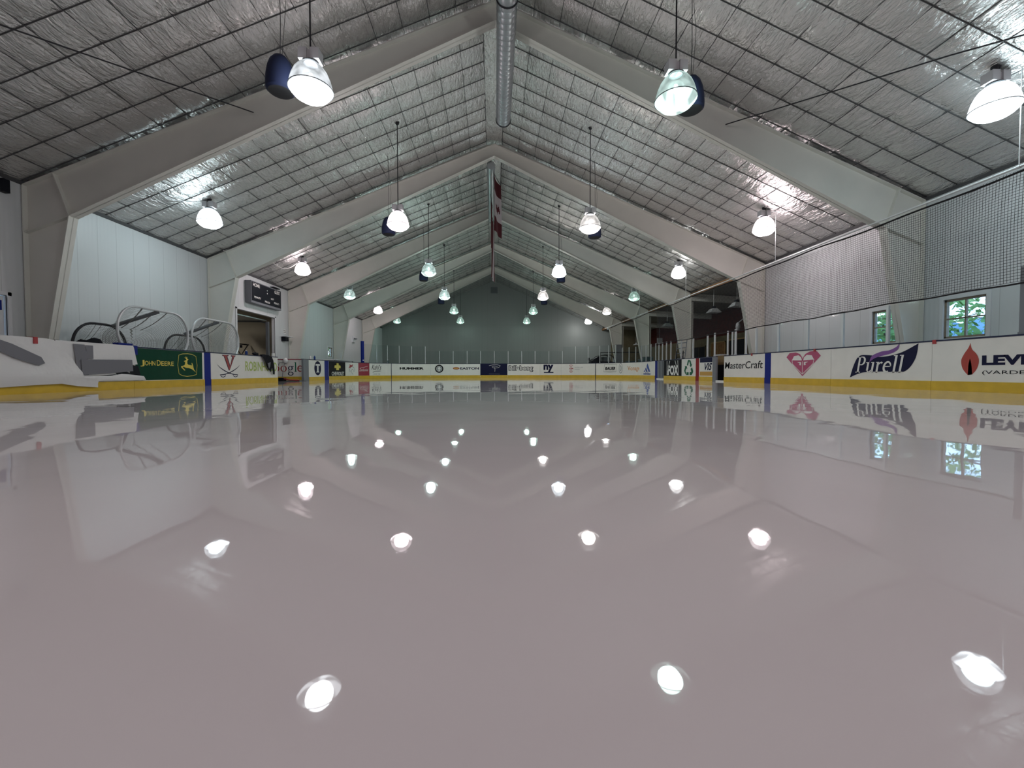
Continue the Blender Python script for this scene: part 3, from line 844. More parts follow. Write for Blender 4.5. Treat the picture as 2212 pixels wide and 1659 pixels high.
# post with the gate, then the boards beyond the gap
T_ = board(26.5, 27.08, 'tall grey gate pad between the open gate and the oval-logo board', 'grey', 'grey', 'mid')
T_ = board(27.08, 29.01, 'white rink board with dark oval holding a white letter T')
mb = MB(); poly(mb, ell(32), (27.72, 28.55, .27, 1.0), P, .004); ad(T_, 'oval_emblem', mb, 'navy')
mb = MB(); poly(mb, [(.18, .8), (.82, .8), (.82, .66), (.62, .7), (.62, .3), (.74, .2), (.26, .2), (.38, .3), (.38, .7), (.18, .66)], (27.72, 28.55, .27, 1.0), P, .006); ad(T_, 'lettering', mb, 'white')
board(29.01, 29.6, 'blue line strip of the far left boards, beside the black car-logo board', 'blue', 'blue')
T_ = board(29.6, 32.2, 'black rink board with gold cross badge over white outlined lettering')
MBslab(29.62, 32.18, .205, 1.035, .004, 0, 'vinyl_sheet', 'ink', T_)
mb = MB(); poly(mb, [(.0, .3), (.28, .3), (.28, 0), (.72, 0), (.72, .3), (1, .3), (.96, .7), (.68, .7), (.68, 1), (.32, 1), (.32, .7), (.04, .7)], (30.4, 31.4, .55, .95), P, .008); ad(T_, 'badge', mb, 'gold')
ad(T_, 'lettering', text_mb('CHEVROLET', (30.0, 31.95, .24, .46), P, .008, .03), 'white')
T_ = board(32.2, 33.9, 'white corner rink board with red-maned horse head sketch')
mb = MB(); stroke(mb, [(.2, .4), (.35, .65), (.55, .78), (.8, .7), (.9, .45), (.8, .3), (.72, .5), (.6, .55), (.5, .4), (.55, .2), (.7, .05)], .03, (32.6, 33.6, .25, .95), P, .004)
stroke(mb, [(.3, .5), (.2, .35), (.3, .3), (.45, .42)], .025, (32.6, 33.6, .25, .95), P, .004); ad(T_, 'horse_emblem', mb, 'grey_ink')
mb = MB(); poly(mb, [(.1, .6), (.3, .85), (.25, .98), (.5, .88), (.7, 1), (.66, .84), (.6, .76), (.4, .7)], (32.6, 33.6, .25, .95), P, .005); ad(T_, 'horse_mane', mb, 'redink')
T_ = board(33.9, 34.96, 'crimson corner rink board with white script lettering')
MBslab(33.91, 34.95, .205, 1.035, .004, 0, 'vinyl_sheet', 'rose', T_)
ad(T_, 'lettering', text_mb('Zambonini', (34.0, 34.85, .5, .68), P, .008, .0, .3), 'white')
mb = MB(); stroke(mb, [(0, 0), (.5, .3), (1, 1)], .02, (34.1, 34.8, .72, .84), P, .008); ad(T_, 'flourish', mb, 'white')
T_ = board(34.96, 36.72, 'white corner rink board with grey script name and underline')
ad(T_, 'lettering', text_mb("Kahl's", (35.15, 35.95, .6, .95), P, .004, .0, .35), 'ink')
ad(T_, 'lettering', text_mb('SINCE 1908', (35.3, 35.85, .27, .34), P, .004), 'grey_ink')
mb = MB(); stroke(mb, [(0, 0), (.3, .8), (1, 1)], .03, (35.25, 35.9, .42, .52), P, .004); ad(T_, 'underline', mb, 'ink')
T_ = board(36.72, 39.6, 'white far rink board with heavy black extended lettering beside the far left corner')
MBslab(36.704, 36.74, 0, 1.06, .016, -.05, 'seam_strip', 'cap', T_)
ad(T_, 'lettering', text_mb('HUMMER', (37.36, 39.1, .62, .79), P, .004, .055), 'ink')
T_ = board(39.6, 43.25, 'white far rink board with round black seal and a red oval beside wide black lettering')
mb = MB(); ring(mb, 40.22, .68, .31, .3, .09, .09, P, .004); ad(T_, 'round_seal', mb, 'ink')
mb = MB(); poly(mb, ell(24), (40.02, 40.42, .49, .87), P, .005)
ad(T_, 'round_seal', mb, 'grey_ink')
mb = MB(); poly(mb, [(.3, 0), (.35, .5), (.1, .3), (.2, .75), (.4, .8), (.35, 1), (.5, .9), (.65, 1), (.6, .8), (.8, .75), (.9, .3), (.65, .5), (.7, 0)], (40.07, 40.37, .5, .86), P, .007); ad(T_, 'round_seal', mb, 'white')
mb = MB(); poly(mb, ell(24), (41.22, 41.72, .62, .8), P, .004); ad(T_, 'oval_badge', mb, 'brick')
mb = MB(); poly(mb, ell(20, .38, .3), (41.22, 41.72, .62, .8), P, .006); ad(T_, 'oval_badge', mb, 'ocre')
ad(T_, 'lettering', text_mb('EASTON', (41.77, 43.15, .62, .79), P, .004, .03), 'navy')
T_ = board(43.25, 45.27, 'navy blue rink board at mid far end with a looping silver letter P')
MBslab(43.26, 45.26, .205, 1.06, .006, 0, 'vinyl_sheet', 'navy', T_)
mb = MB(); stroke(mb, [(0, .85), (.3, .97), (.7, 1), (1, .85), (.85, .6), (.5, .52), (.3, .6), (.25, .75), (.5, .8), (.75, .72)], .022, (43.9, 44.75, .45, .98), P, .01)
stroke(mb, [(.5, .62), (.52, .3), (.5, 0)], .022, (43.9, 44.75, .45, .98), P, .01); ad(T_, 'letter_emblem', mb, 'white')
ad(T_, 'lettering', text_mb('PININFARINA', (43.9, 44.7, .26, .31), P, .01), 'grey_ink')
T_ = board(45.27, 47.7, 'white far rink board with bubbly outlined black surfwear lettering')
ad(T_, 'lettering', text_mb('Billabong', (45.35, 47.2, .42, .93), P, .004, .075), 'ink')
ad(T_, 'lettering', text_mb('Billabong', (45.41, 47.14, .47, .88), P, .007, .012), 'white')
T_ = board(47.7, 49.3, 'white far rink board with lowercase navy ny letters underlined')
ad(T_, 'lettering', text_mb('ny', (47.97, 48.72, .42, .98), P, .004, .05), 'navy')
mb = MB(); poly(mb, [(0, 0), (1, 0), (1, 1), (0, 1)], (48.0, 48.72, .36, .43), P, .004); ad(T_, 'underline', mb, 'navy')
T_ = board(49.3, 51.85, 'white far rink board with red radio wave arcs above and below two letters')
mb = MB()
for k, r in enumerate((.12, .2, .28)):
    for sg in (1, -1):
        a0, a1 = (50, 130) if sg > 0 else (230, 310)
        stroke(mb, ell(10, r * .75, r, 0, 0, a0, a1), .03, (50.02, 51.02, .68, 1.68), P, .004)
ad(T_, 'wave_emblem', mb, 'redink')
ad(T_, 'lettering', text_mb('XM', (49.86, 50.18, .62, .74), P, .004, .03), 'redink')
ad(T_, 'lettering', text_mb('SATELLITE', (50.3, 50.93, .72, .79), P, .004), 'grey_ink')
ad(T_, 'lettering', text_mb('RADIO', (50.3, 50.66, .59, .65), P, .004), 'grey_ink')
T_ = board(51.89, 54.2, 'white rink board with boxed italic black lettering, just past the far right seam')
MBslab(51.87, 51.905, 0, 1.06, .016, -.05, 'seam_strip', 'cap', T_)
bx = (52.5, 53.62, .43, .97)
mb = MB(); stroke(mb, [(.08, 1), (1, 1), (.95, 0), (-.0, 0)], .02, bx, P, .004, True); ad(T_, 'outline_box', mb, 'ink')
ad(T_, 'lettering', text_mb('BAUER', (52.62, 53.5, .55, .78), P, .004, .045, .25), 'ink')
mb = MB(); ring(mb, 53.98, .68, .17, .36, .03, .04, P, .004); ring(mb, 53.98, .68, .08, .2, .04, .05, P, .005); ad(T_, 'oval_emblem', mb, 'grey_ink')
T_ = board(54.2, 56.4, 'white rink board with thin orange lettering in the far right corner')
ad(T_, 'lettering', text_mb('Vonage', (54.65, 56.1, .42, .82), P, .004, .008), 'orange')
T_ = board(56.4, 58.68, 'white rink board with blue three-stripe mountain emblem')
bx = (56.85, 57.95, .42, .98)
mb = MB(); poly(mb, [(.0, 0), (.22, 0), (.13, .22), (.02, .12)], bx, P, .004); poly(mb, [(.2, .3), (.36, .52), (.62, 0), (.36, 0)], bx, P, .004); poly(mb, [(.42, .62), (.58, .95), (1, 0), (.74, 0)], bx, P, .004)
ad(T_, 'stripe_emblem', mb, 'royal')
ad(T_, 'lettering', text_mb('adidas', (56.8, 57.98, .24, .4), P, .004, .03), 'royal')
board(58.68, 59.02, 'blue line strip of the right boards, before the grey bench door', 'blue', 'blue')
T_ = board(59.02, 59.95, 'grey bench door set in the right boards beside the black board', 'grey', None)
mb = MB(); poly(mb, [(.25, 0), (.45, 0), (.45, 1), (.25, 1)], (59.1, 59.9, .1, 1.0), P, .004); poly(mb, [(.75, 0), (1, 0), (1, 1), (.75, 1)], (59.1, 59.9, .1, 1.0), P, .004); ad(T_, 'door_panel', mb, 'mid')
mb = MB(); slab(mb, 59.02, 59.95, 0, .05, .05, 0); ad(T_, 'threshold', mb, 'white')
T_ = board(59.95, 62.14, 'black rink board with white three-letter name between searchlight beams')
MBslab(59.96, 62.13, .205, 1.035, .004, 0, 'vinyl_sheet', 'ink', T_)
ad(T_, 'lettering', text_mb('FOX', (60.5, 61.78, .24, .76), P, .008, .05), 'white')
mb = MB()
for a, b in (((.0, 0), (.0, 1)), ((.06, .3), (.24, 1)), ((.8, .6), (.68, 1)), ((.96, .0), (.9, 1)), ((.04, .0), (.1, .6))):
    stroke(mb, [a, b], .05, (60.38, 61.85, .24, 1.0), P, .008)
ad(T_, 'light_beams', mb, 'white')
T_ = board(62.14, 63.6, 'white rink board with green three-arrow recycling triangle')
bx = (62.42, 63.36, .26, 1.0)
mb = MB()
poly(mb, [(.3, .66), (.42, .96), (.5, 1.0), (.6, .98), (.5, .78), (.45, .6)], bx, P, .004)
poly(mb, [(.56, .9), (.62, .98), (.72, .92), (.82, .68), (.9, .72), (.76, .5), (.6, .62), (.68, .64)], bx, P, .004)
poly(mb, [(.88, .5), (1.0, .26), (.98, .16), (.84, .0), (.62, .0), (.62, .18), (.8, .2), (.72, .4)], bx, P, .004)
poly(mb, [(.52, .0), (.52, .18), (.3, .18), (.22, .0)], bx, P, .004)
poly(mb, [(.16, .02), (.0, .28), (.12, .54), (.04, .58), (.28, .6), (.36, .4), (.26, .44), (.16, .26), (.24, .16)], bx, P, .004)
ad(T_, 'recycling_emblem', mb, 'green')
board(63.6, 63.92, 'red centre line strip of the right boards', 'red', 'red')
T_ = board(63.92, 65.09, 'white rink board with navy top band and ochre lower band, beside grey door post')
mb = MB(); slab(mb, 64.0, 65.08, .83, 1.035, .004, 0); ad(T_, 'colour_band', mb, 'navy')
mb = MB(); slab(mb, 64.0, 65.08, .24, .42, .004, 0); ad(T_, 'colour_band', mb, 'ocre')
ad(T_, 'lettering', text_mb('VIS', (64.42, 65.07, .48, .8), P, .004, .03, .3), 'navy')
T_ = board(65.09, 65.36, 'narrow grey door post of the right bench gate', 'grey', None, 'cap')
T_ = thing('bench_gate', 'open bench gate gap in the right boards, plywood box above a black opening', 'gate', P(65.7, -.5, 0))
mb = MB(); slab(mb, 64.2, 65.9, .72, 1.12, -.5, -.55); mb.build('plywood_box', 'ply', T_)
mb = MB(); slab(mb, 64.2, 65.9, 0.02, .72, -.5, -.55); mb.build('dark_front', 'black', T_)
mb = MB(); slab(mb, 65.36, 66.0, 0, .05, .0, -.1); mb.build('threshold', 'white', T_)
T_ = board(66.0, 68.58, 'white rink board with wide black techno lettering, left of the near right blue strip')
ad(T_, 'lettering', text_mb('MasterCraft', (66.07, 68.48, .53, .8), P, .004, .008, .12), 'ink')
board(68.58, 68.9, 'blue line strip of the right boards, nearest the camera', 'blue', 'blue')
T_ = board(68.9, 71.45, 'white rink board with pink heart emblem')
bx = (69.66, 71.08, .27, 1.02)
mb = MB(); poly(mb, [(.0, .8), (.1, .97), (.3, .98), (.42, .9), (.48, .78), (.5, .7), (.5, .0)], bx, P, .004); poly(mb, [(1, .8), (.9, .97), (.84, 1.0), (.7, .98), (.58, .9), (.52, .78), (.5, .7), (.5, .0)], bx, P, .004); ad(T_, 'heart_emblem', mb, 'pink')
mb = MB()
poly(mb, [(.18, .66), (.24, .83), (.38, .86), (.46, .76), (.48, .64)], bx, P, .006); poly(mb, [(.82, .66), (.76, .83), (.62, .86), (.54, .76), (.52, .64)], bx, P, .006)
stroke(mb, [(.18, .68), (.2, .5), (.5, .08), (.8, .5), (.82, .68)], .022, bx, P, .006); stroke(mb, [(.5, .1), (.5, .6)], .02, bx, P, .006)
poly(mb, [(.34, .58), (.46, .58), (.46, .44), (.4, .46), (.42, .52)], bx, P, .007); poly(mb, [(.66, .58), (.54, .58), (.54, .44), (.6, .46), (.58, .52)], bx, P, .007)
ad(T_, 'heart_emblem', mb, 'white', 'white heart lines')
T_ = board(71.45, 74.15, 'white rink board with navy flag badge, lilac swoosh and white serif lettering')
bx = (72.08, 73.86, .25, 1.03)
def curve(pts, n=6):
    out = []
    for i in range(len(pts) - 1):
        p0 = Vector(pts[max(0, i - 1)]); p1 = Vector(pts[i]); p2 = Vector(pts[i + 1]); p3 = Vector(pts[min(len(pts) - 1, i + 2)])
        for k in range(n):
            t_ = k / n
            q = .5 * ((2 * p1) + (p2 - p0) * t_ + (2 * p0 - 5 * p1 + 4 * p2 - p3) * t_ * t_ + (3 * p1 - p0 - 3 * p2 + p3) * t_ ** 3)
            out.append((q.x, q.y))
    return out
badge = curve([(0, 0), (.07, .45), (.16, .72), (.34, .72), (.45, .66), (.62, .68), (.8, .78), (1.0, 1.0)]) + curve([(1.0, 1.0), (.97, .6), (.88, .28), (.76, .17), (.5, .2), (.2, .16), (0, 0)])
mb = MB(); poly(mb, badge, bx, P, .004); ad(T_, 'flag_badge', mb, 'navy')
sw = curve([(.32, .5), (.36, .7), (.5, .82), (.62, .85), (.72, .95), (.76, 1.08)]) + curve([(.76, 1.08), (.74, .88), (.66, .76), (.5, .68), (.4, .62), (.32, .5)])
mb = MB(); poly(mb, sw, bx, P, .007); ad(T_, 'swoosh', mb, 'violet')
mb = MB(); serif_text(mb, 'Purell', (72.25, 73.52, .38, .79), P, .009, .18, 1.0); ad(T_, 'lettering', mb, 'white')
T_ = board(74.15, 78.2, 'white rink board with red flame emblem and bold black lettering at the right edge')
bx = (74.72, 75.03, .33, .97)
fl = curve([(.5, 1), (.4, .85), (.15, .65), (0, .45), (.1, .2), (.4, 0)]) + curve([(.4, 0), (.42, .3), (.48, .48), (.52, .48), (.6, .3), (.65, .02)]) + curve([(.65, .02), (.9, .2), (1, .45), (.85, .65), (.6, .8), (.5, 1)])
mb = MB(); poly(mb, fl, bx, P, .004); ad(T_, 'flame_emblem', mb, 'flame')
ad(T_, 'lettering', text_mb('LEVITRA', (75.08, 76.5, .52, .71), P, .004, .05), 'navy')
ad(T_, 'lettering', text_mb('(VARDENAFIL HCl)', (75.09, 76.7, .33, .42), P, .004), 'ink')
board(78.2, T - .01, 'plain white rink board at the right, beside the camera')
# tape marks on the cap rail
for i, (s_, lb) in enumerate(((67.85, 'above the wide black lettering'), (70.85, 'above the pink heart'), (74.2, 'between the navy badge and the flame'))):
    mb = MB(); slab(mb, s_ - .035, s_ + .035, .99, 1.078, .018, -.1)
    T2 = thing('tape_mark', 'small red tape mark on the right boards %s' % lb, 'tape', P(s_, 0, 1.03)); mb.build('tape', 'redink', T2)

# ---- glass screens: an upright post with the clear pane before it
def screen(s0, s_, z1, label, m='alu', w=.022, off=-.05, z0=1.07, group='clear glass screens on the boards', name='glass_screen', zp=None):
    T_ = thing(name, label, 'glass' if s0 else 'post', P(s_, off, z0), group)
    mb = MB(); slab(mb, s_ - w, s_ + w, z0, z1, off + .025, off - .025); p_ = mb.build('post', m, T_)
    mb = MB(); slab(mb, s_ - w * 1.3, s_ + w * 1.3, z0, z0 + .04, off + .03, off - .03); mb.build('foot', m, p_)
    if s0:
        mb = MB(); slab(mb, s0 + .03, s_ - w - .003, z0 + .005, zp or z1, off + .005, off - .005); mb.build('pane', 'glass', T_)
T_ = thing('corner_post', 'tall navy blue padded post at the far left corner of the boards', 'post', P(34.41, -.05, 1.07))
mb = MB(); slab(mb, 34.31, 34.5, 1.07, 2.5, .0, -.12); p_ = mb.build('pad', 'blue', T_)
mb = MB(); slab(mb, 34.34, 34.47, 1.2, 1.26, .012, 0.0); mb.build('strap', 'white', T_)
far = [35.63, 36.47, 37.34, 38.25, 39.22, 40.23, 41.25, 42.28, 43.27, 44.3, 45.33, 46.34, 47.34, 48.38, 49.39, 50.35, 51.29, 52.18, 52.89, 53.49, 54.1, 54.75, 55.5, 56.3, 57.1, 57.9, 58.65, 59.12]
prev = 34.5
for i, s_ in enumerate(far):
    zt = 2.32 if (s_ < 39.5 or 50 < s_ < 54) else (2.08 if s_ > 54 else 1.99)
    if i < 20: lb = '%s glass screen rightwards from the tall navy post' % ORD[i]
    else: lb = '%s glass screen leftwards from the grey bench door' % ORD[27 - i]
    screen(prev, s_, zt, lb, w=.016 if i > 3 else .012); prev = s_
for i, s_ in enumerate([59.62, 60.16, 60.73, 61.98]):
    screen(None, s_, 2.06, '%s post from the left above the black and recycling boards' % ORD[i], w=.03, group='bench posts', name='bench_post')
for i, (s_, z_, w_) in enumerate([(63.24, 2.0, .05), (64.57, 2.04, .05), (65.17, 2.08, .045), (66.17, 2.06, .035), (66.5, 2.02, .03), (66.72, 2.08, .055), (67.39, 2.05, .045)]):
    screen(None, s_, z_, '%s post from the left between red line and right blue line' % ORD[i], w=w_ * .7, group='bench posts', name='bench_post')
rg = [68.02, 69.2, 70.5, 71.77, 73.07]
rl = ['left of the right blue strip', 'above the right blue strip', 'left of the pink heart', 'between pink heart and navy badge', 'crossing the small green window']
prev = 67.5
for s_, l_ in zip(rg, rl): screen(prev, s_, 1.99, 'glass screen of the right boards, post %s' % l_, w=.03); prev = s_
screen(prev, 75.66, 2.28, 'wide glass screen in front of the bright window, with tall thick post', w=.045, m='grey', zp=1.98)

# ================================================================ LEFT SIDE THINGS
# tarp over the near left boards
def cloth(pts, bulge, mname, nm, T_, off0=.02, amp=.02, div=26, th=.006):
    """cloth sheet filling polygon pts (s, z) in front of the boards"""
    bm = bmesh.new(); f = bm.faces.new([bm.verts.new((a, b, 0)) for a, b in pts])
    bmesh.ops.triangulate(bm, faces=[f])
    for _ in range(4):
        es = [e for e in bm.edges if e.calc_length() > .16]
        if not es: break
        bmesh.ops.subdivide_edges(bm, edges=es, cuts=1, use_grid_fill=False)
        bmesh.ops.triangulate(bm, faces=bm.faces)
    bm.verts.index_update(); mb = MB()
    vs = [P(v.co.x, off0 + amp * (.5 + noise.noise(Vector((v.co.x * 1.7, v.co.y * 3.1, off0 * 40)))) + bulge(v.co.x, v.co.y), v.co.y) for v in bm.verts]
    mb.add(vs, [tuple(v.index for v in f.verts) for f in bm.faces]); bm.free()
    return mb.build(nm, mname, T_, smooth='all')
T_ = thing('tarp', 'crumpled white tarp draped over the left boards beside the green board', 'tarp', P(14.8, 0, 1.0))
cloth([(8.0, 1.1), (14.9, 1.1), (15.03, 1.08), (15.12, 1.02), (15.22, .9), (15.38, .74), (15.48, .58), (15.58, .42), (15.62, .3), (15.98, .24), (15.98, .075), (15.5, .12), (15.16, .18), (14.7, .17), (14.1, .14), (13, .12), (8, .12)], lambda a, b: .05 * math.exp(-((b - .35) / .12) ** 2), 'tarp', 'front_sheet', T_, .05, .03)
cloth([(15.1, 1.085), (16.98, 1.085), (17.0, 1.04), (17.1, .62), (16.86, .6), (16.86, .4), (16.5, .37), (15.6, .33), (15.2, .33)], lambda a, b: 0, 'tarp', 'back_sheet', T_, .016, .01)
cloth([(15.45, 1.03), (15.7, 1.03), (15.78, .66), (15.78, .36), (15.55, .36), (15.5, .62)], lambda a, b: .012, 'plain_grey', 'grey_patch', T_, .03, .006)  # grey areas of the tarp, laid as thin sheets over the white
cloth([(15.72, 1.02), (15.9, 1.02), (15.9, .72), (15.76, .72)], lambda a, b: .012, 'plain_grey', 'grey_patch', T_, .026, .006)
cloth([(15.6, .7), (16.9, .73), (16.92, .45), (16.5, .41), (15.62, .36)], lambda a, b: .02, 'plain_grey', 'grey_area', T_, .035, .006)
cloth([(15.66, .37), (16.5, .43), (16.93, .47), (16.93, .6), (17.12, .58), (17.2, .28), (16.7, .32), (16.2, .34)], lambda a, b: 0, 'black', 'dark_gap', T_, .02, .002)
cloth([(15.1, .31), (15.6, .33), (16.3, .34), (16.6, .38), (16.8, .37), (17.22, .32), (17.3, .22), (15.98, .22), (15.3, .2)], lambda a, b: .05 * math.exp(-((b - .28) / .08) ** 2), 'tarp', 'rolled_hem', T_, .03, .01)
cloth([(14.0, 1.03), (14.25, .95), (14.75, .72), (14.82, .6), (14.7, .55), (14.3, .68), (14.0, .82)], lambda a, b: .05, 'plain_grey', 'grey_patch', T_, .045, .01)
mb = MB(); slab(mb, 14.64, 14.71, .98, 1.112, .085, -.1); mb.build('tape', 'redink', T_)
mb = MB(); slab(mb, 15.06, 15.2, .98, 1.09, .012, -.08); mb.build('fold', 'dark', T_)

# jacket over the boards
T_ = thing('jacket', 'black jacket with a pale patch hanging over the white board with green lettering', 'jacket', P(23.2, 0, 1.07))
cloth([(22.75, 1.09), (23.2, 1.1), (23.45, 1.05), (23.6, .9), (23.66, .55), (23.7, .33), (23.55, .34), (23.5, .6), (23.42, .5), (23.38, .42), (23.2, .55), (23.05, .7), (22.9, .88)], lambda a, b: .03, 'cloth', 'body', T_, .03, .05)
cloth([(23.08, .78), (23.3, .83), (23.26, .66), (23.16, .56)], lambda a, b: .06, 'plain_grey', 'patch', T_, .06, .01)
mb = MB(); mb.blob(P(22.6, -.08, 1.13), (.07, .2, .07), 2, .4, 3).blob(P(23.2, -.06, 1.1), (.07, .35, .04), 2, .3, 3); mb.build('collar', 'cloth', T_, smooth='all')

def small(name, label, cat, loc, build_parts, group=None):
    T_ = thing(name, label, cat, loc, group); build_parts(T_); return T_
def bottle(T_, loc, m, r=.04, h=.2, capm='white'):
    mb = MB(); mb.lathe([(.001, 0), (r, 0), (r, h * .7), (r * .45, h * .85), (r * .45, h * .9), (.001, h * .9)], loc, 14); mb.build('body', m, T_, smooth=True)
    mb = MB(); mb.lathe([(r * .5, h * .88), (r * .5, h), (.001, h)], loc, 12); mb.build('lid', capm, T_, smooth=True)
for s_, m_, h_, lb, cp in ((21.95, 'bottleblue', .16, 'small blue bottle with white lid on the board ledge beside the jacket', 'white'), (28.0 - .6, 'white', .17, 'white cup on the ledge above the oval-logo board', 'white'), (27.9, 'bottleblue', .2, 'dark blue bottle on the ledge above the oval-logo board', 'bottleblue'), (36.5, 'skin', .25, 'small bottle-like shape standing on the far left boards near the thin seam', 'white')):  # last entry is only a small upright shape on the ledge
    l_ = P(s_, -.05, 1.07); small('bottle', lb, 'bottle', l_, lambda T_, l_=l_, m_=m_, h_=h_, cp=cp: bottle(T_, l_, m_, .045, h_, cp))
l_ = P(23.85, -.05, 1.07)
small('tape_roll', 'white tape roll standing on the left boards at the gap', 'tape roll', l_, lambda T_: MB().lathe([(.03, 0), (.06, 0), (.06, .14), (.03, .14), (.03, 0)], l_, 16).build('roll', 'white', T_, smooth=True))
l_ = P(21.7, -.1, 1.07)
# goals stored outside the left boards
def goal(label, x, y0, y1, z0, z1, rad, xb, mf='alu', bar=True, dark=False):
    T_ = thing('hockey_goal', label, 'goal', ((x + xb) / 2, (y0 + y1) / 2, 0), 'hockey goals stored behind the left boards')
    rz = min(rad, (z1 - z0) / 2 - .01)
    loop = []
    for (cy_, cz, a0) in ((y1 - rad, z1 - rz, 0), (y0 + rad, z1 - rz, 90), (y0 + rad, z0 + rz, 180), (y1 - rad, z0 + rz, 270)):
        for k in range(9):
            a = math.radians(a0 + k * 90 / 8); loop.append(Vector((x, cy_ + rad * math.cos(a), cz + rz * math.sin(a))))
    mb = MB(); mb.tube(loop, .032, 8, True); mb.build('front_frame', mf, T_, smooth=True)
    ym, zb = (y0 + y1) / 2, max(.3, z0 - .25)
    # posts that carry the frame to the floor, and the back bar
    for y_ in (y0 + .5, y1 - .5):
        mb = MB(); mb.tube([(x, y_, z0), (x - .05, y_, .5), (x - .1, y_, -.03)], .028, 8); mb.build('post', 'redink', T_, smooth=True)
    if bar:
        mb = MB(); mb.tube([(x - .01, ym + .12, z1 - .03), (xb - .05, y0 + .72, z1 - .52)], .05, 8); mb.build('centre_bar', 'mid', T_, smooth=True)
    cen = Vector((xb, ym, (z0 + z1) / 2 - .25))
    def fn(a, b):
        q = loop[int(round(a * len(loop))) % len(loop)]
        f = math.sin(b * PI / 2)
        t_ = Vector((xb, ym + (q.y - ym) * .72, (z0 + z1) / 2 - .25 + (q.z - (z0 + z1) / 2) * .55))
        p = q.lerp(t_, b); p.z -= .06 * math.sin(PI * b); return p
    mb = MB(); per = 2 * ((y1 - y0) + (z1 - z0))
    grid_uv(mb, len(loop), 6, fn, per / .075, 1.4 / .075)
    b0 = len(mb.v)
    # back of the net, a shallow dish
    def fb(a, b):
        q = loop[int(round(a * len(loop))) % len(loop)]
        t_ = Vector((xb, ym + (q.y - ym) * .72, (z0 + z1) / 2 - .25 + (q.z - (z0 + z1) / 2) * .55))
        return t_.lerp(cen, b)
    grid_uv(mb, len(loop), 4, fb, per * .5 / .075, .7 / .075)
    mb.build('net', 'goalnet', T_)
goal('large white-framed hockey goal net standing on edge behind the green board', -9.72, 11.28, 13.78, .88, 2.2, .62, -10.42)
goal('smaller white-framed hockey goal net standing on edge behind the crossed-sabre board', -9.72, 13.95, 16.42, .9, 2.22, .62, -10.42)
goal('low dark-framed hockey goal lying against the left wall behind the tarp', -10.62, 11.05, 12.6, .2, 1.72, .6, -11.15, 'rod', False)
goal('low dark-framed hockey goal behind the two white ones', -10.62, 14.0, 15.9, .2, 1.68, .6, -11.15, 'rod', False)
T_ = thing('equipment_bag', 'dark blue slumped bag seen through the low goal net behind the tarp', 'bag', (-10.2, 11.5, 0))
mb = MB(); mb.blob((-10.85, 11.75, .75), (.2, .5, .62), 3, .3, 1.5); mb.build('body', 'cloth', T_, smooth='all')
T_ = thing('rolled_mat', 'blue strap pad on the left board top where tarp meets green board', 'pad', P(16.8, -.06, 1.07))
mb = MB(); slab(mb, 16.62, 17.02, 1.07, 1.14, -.02, -.16); mb.build('pad', 'blue', T_)
mb = MB(); slab(mb, 16.98, 17.12, .86, 1.09, .014, -.12); mb.build('strap', 'blue', T_)

# open gate across the gap
GY = 20.75
def G(x, off, z): return (x, GY - off, z)
T_ = thing('rink_gate', 'open white rink gate with coloured serif lettering seen through the gap in the left boards', 'gate', (-10.2, GY, 0))
mb = MB(); mb.box((-11.12, GY, .22), (-9.2, GY + .08, 1.03)); mb.build('panel', 'board', T_)
mb = MB(); mb.box((-11.12, GY - .01, .04), (-9.2, GY + .08, .22)); mb.build('kick_plate', 'yellow', T_)
mb = MB(); mb.box((-11.13, GY - .012, 1.03), (-9.18, GY + .09, 1.065)); mb.build('cap_rail', 'rose', T_)
bxs = {'G': (-11.08, -10.68), 'o': (-10.66, -10.35), 'o2': (-10.33, -10.0), 'g': (-9.99, -9.68), 'l': (-9.66, -9.53), 'e': (-9.52, -9.24)}
for k_, c_, mm in (('G', 'G', 'navy'), ('o', 'o', 'brick'), ('o2', 'o', 'brick'), ('g', 'g', 'navy'), ('l', 'l', 'green'), ('e', 'e', 'brick')):
    a, b = bxs[k_]; mb = MB(); z0_ = .26 if c_ == 'g' else .45; serif_text(mb, c_, (a, b, z0_, .91), G, .004, 0, 1.1)
    ad(T_, 'lettering', mb, mm)
T_ = thing('drain_hose', 'white jug and grey hose hooked over the open gate', 'hose', (-9.9, GY - .1, .6))
mb = MB(); mb.blob((-10.02, GY - .12, .98), (.11, .09, .15), 3, .3, 2.5); mb.build('jug', 'tarp', T_, smooth='all')
mb = MB(); mb.tube([(-10.1, GY - .13, .9), (-10.3, GY - .14, .88), (-10.34, GY - .14, .75)], .015, 6).tube([(-10.05, GY - .13, .85), (-10.1, GY - .2, .5), (-10.12, GY - .25, .12)], .013, 6); mb.build('hose', 'grey', T_, smooth=True)
T_ = thing('rubber_mat', 'black and dark red rubber mat on the floor before the open gate', 'mat', (-9.9, GY - .6, 0))
mb = MB(); mb.box((-10.6, GY - .45, 0.0), (-10.0, GY - .1, .16)); mb.build('block', 'black', T_)
mb = MB(); mb.box((-11.0, 18.3, -.03), (-9.05, GY - .12, .012)); mb.build('sheet', 'dark', T_)
mb = MB(); mb.tube([(-10.0, GY - .3, .12), (-9.7, GY - .35, .06), (-9.3, GY - .3, .04)], .035, 6); mb.build('edge_roll', 'brick', T_, smooth=True)
# scorer's table behind the far left boards
T_ = thing('table', 'pale ledge table just behind the far left boards under the small window', 'table', (-10.1, 27.3, 0))
mb = MB(); mb.box((-10.7, 25.6, 1.16), (-9.45, 29.2, 1.2)); mb.build('tabletop', 'trimw', T_)
for x_ in (-10.6, -9.6):
    for y_ in (25.8, 29.0):
        mb = MB(); mb.box((x_ - .03, y_ - .03, -.03), (x_ + .03, y_ + .03, 1.16)); mb.build('leg', 'grey', T_)

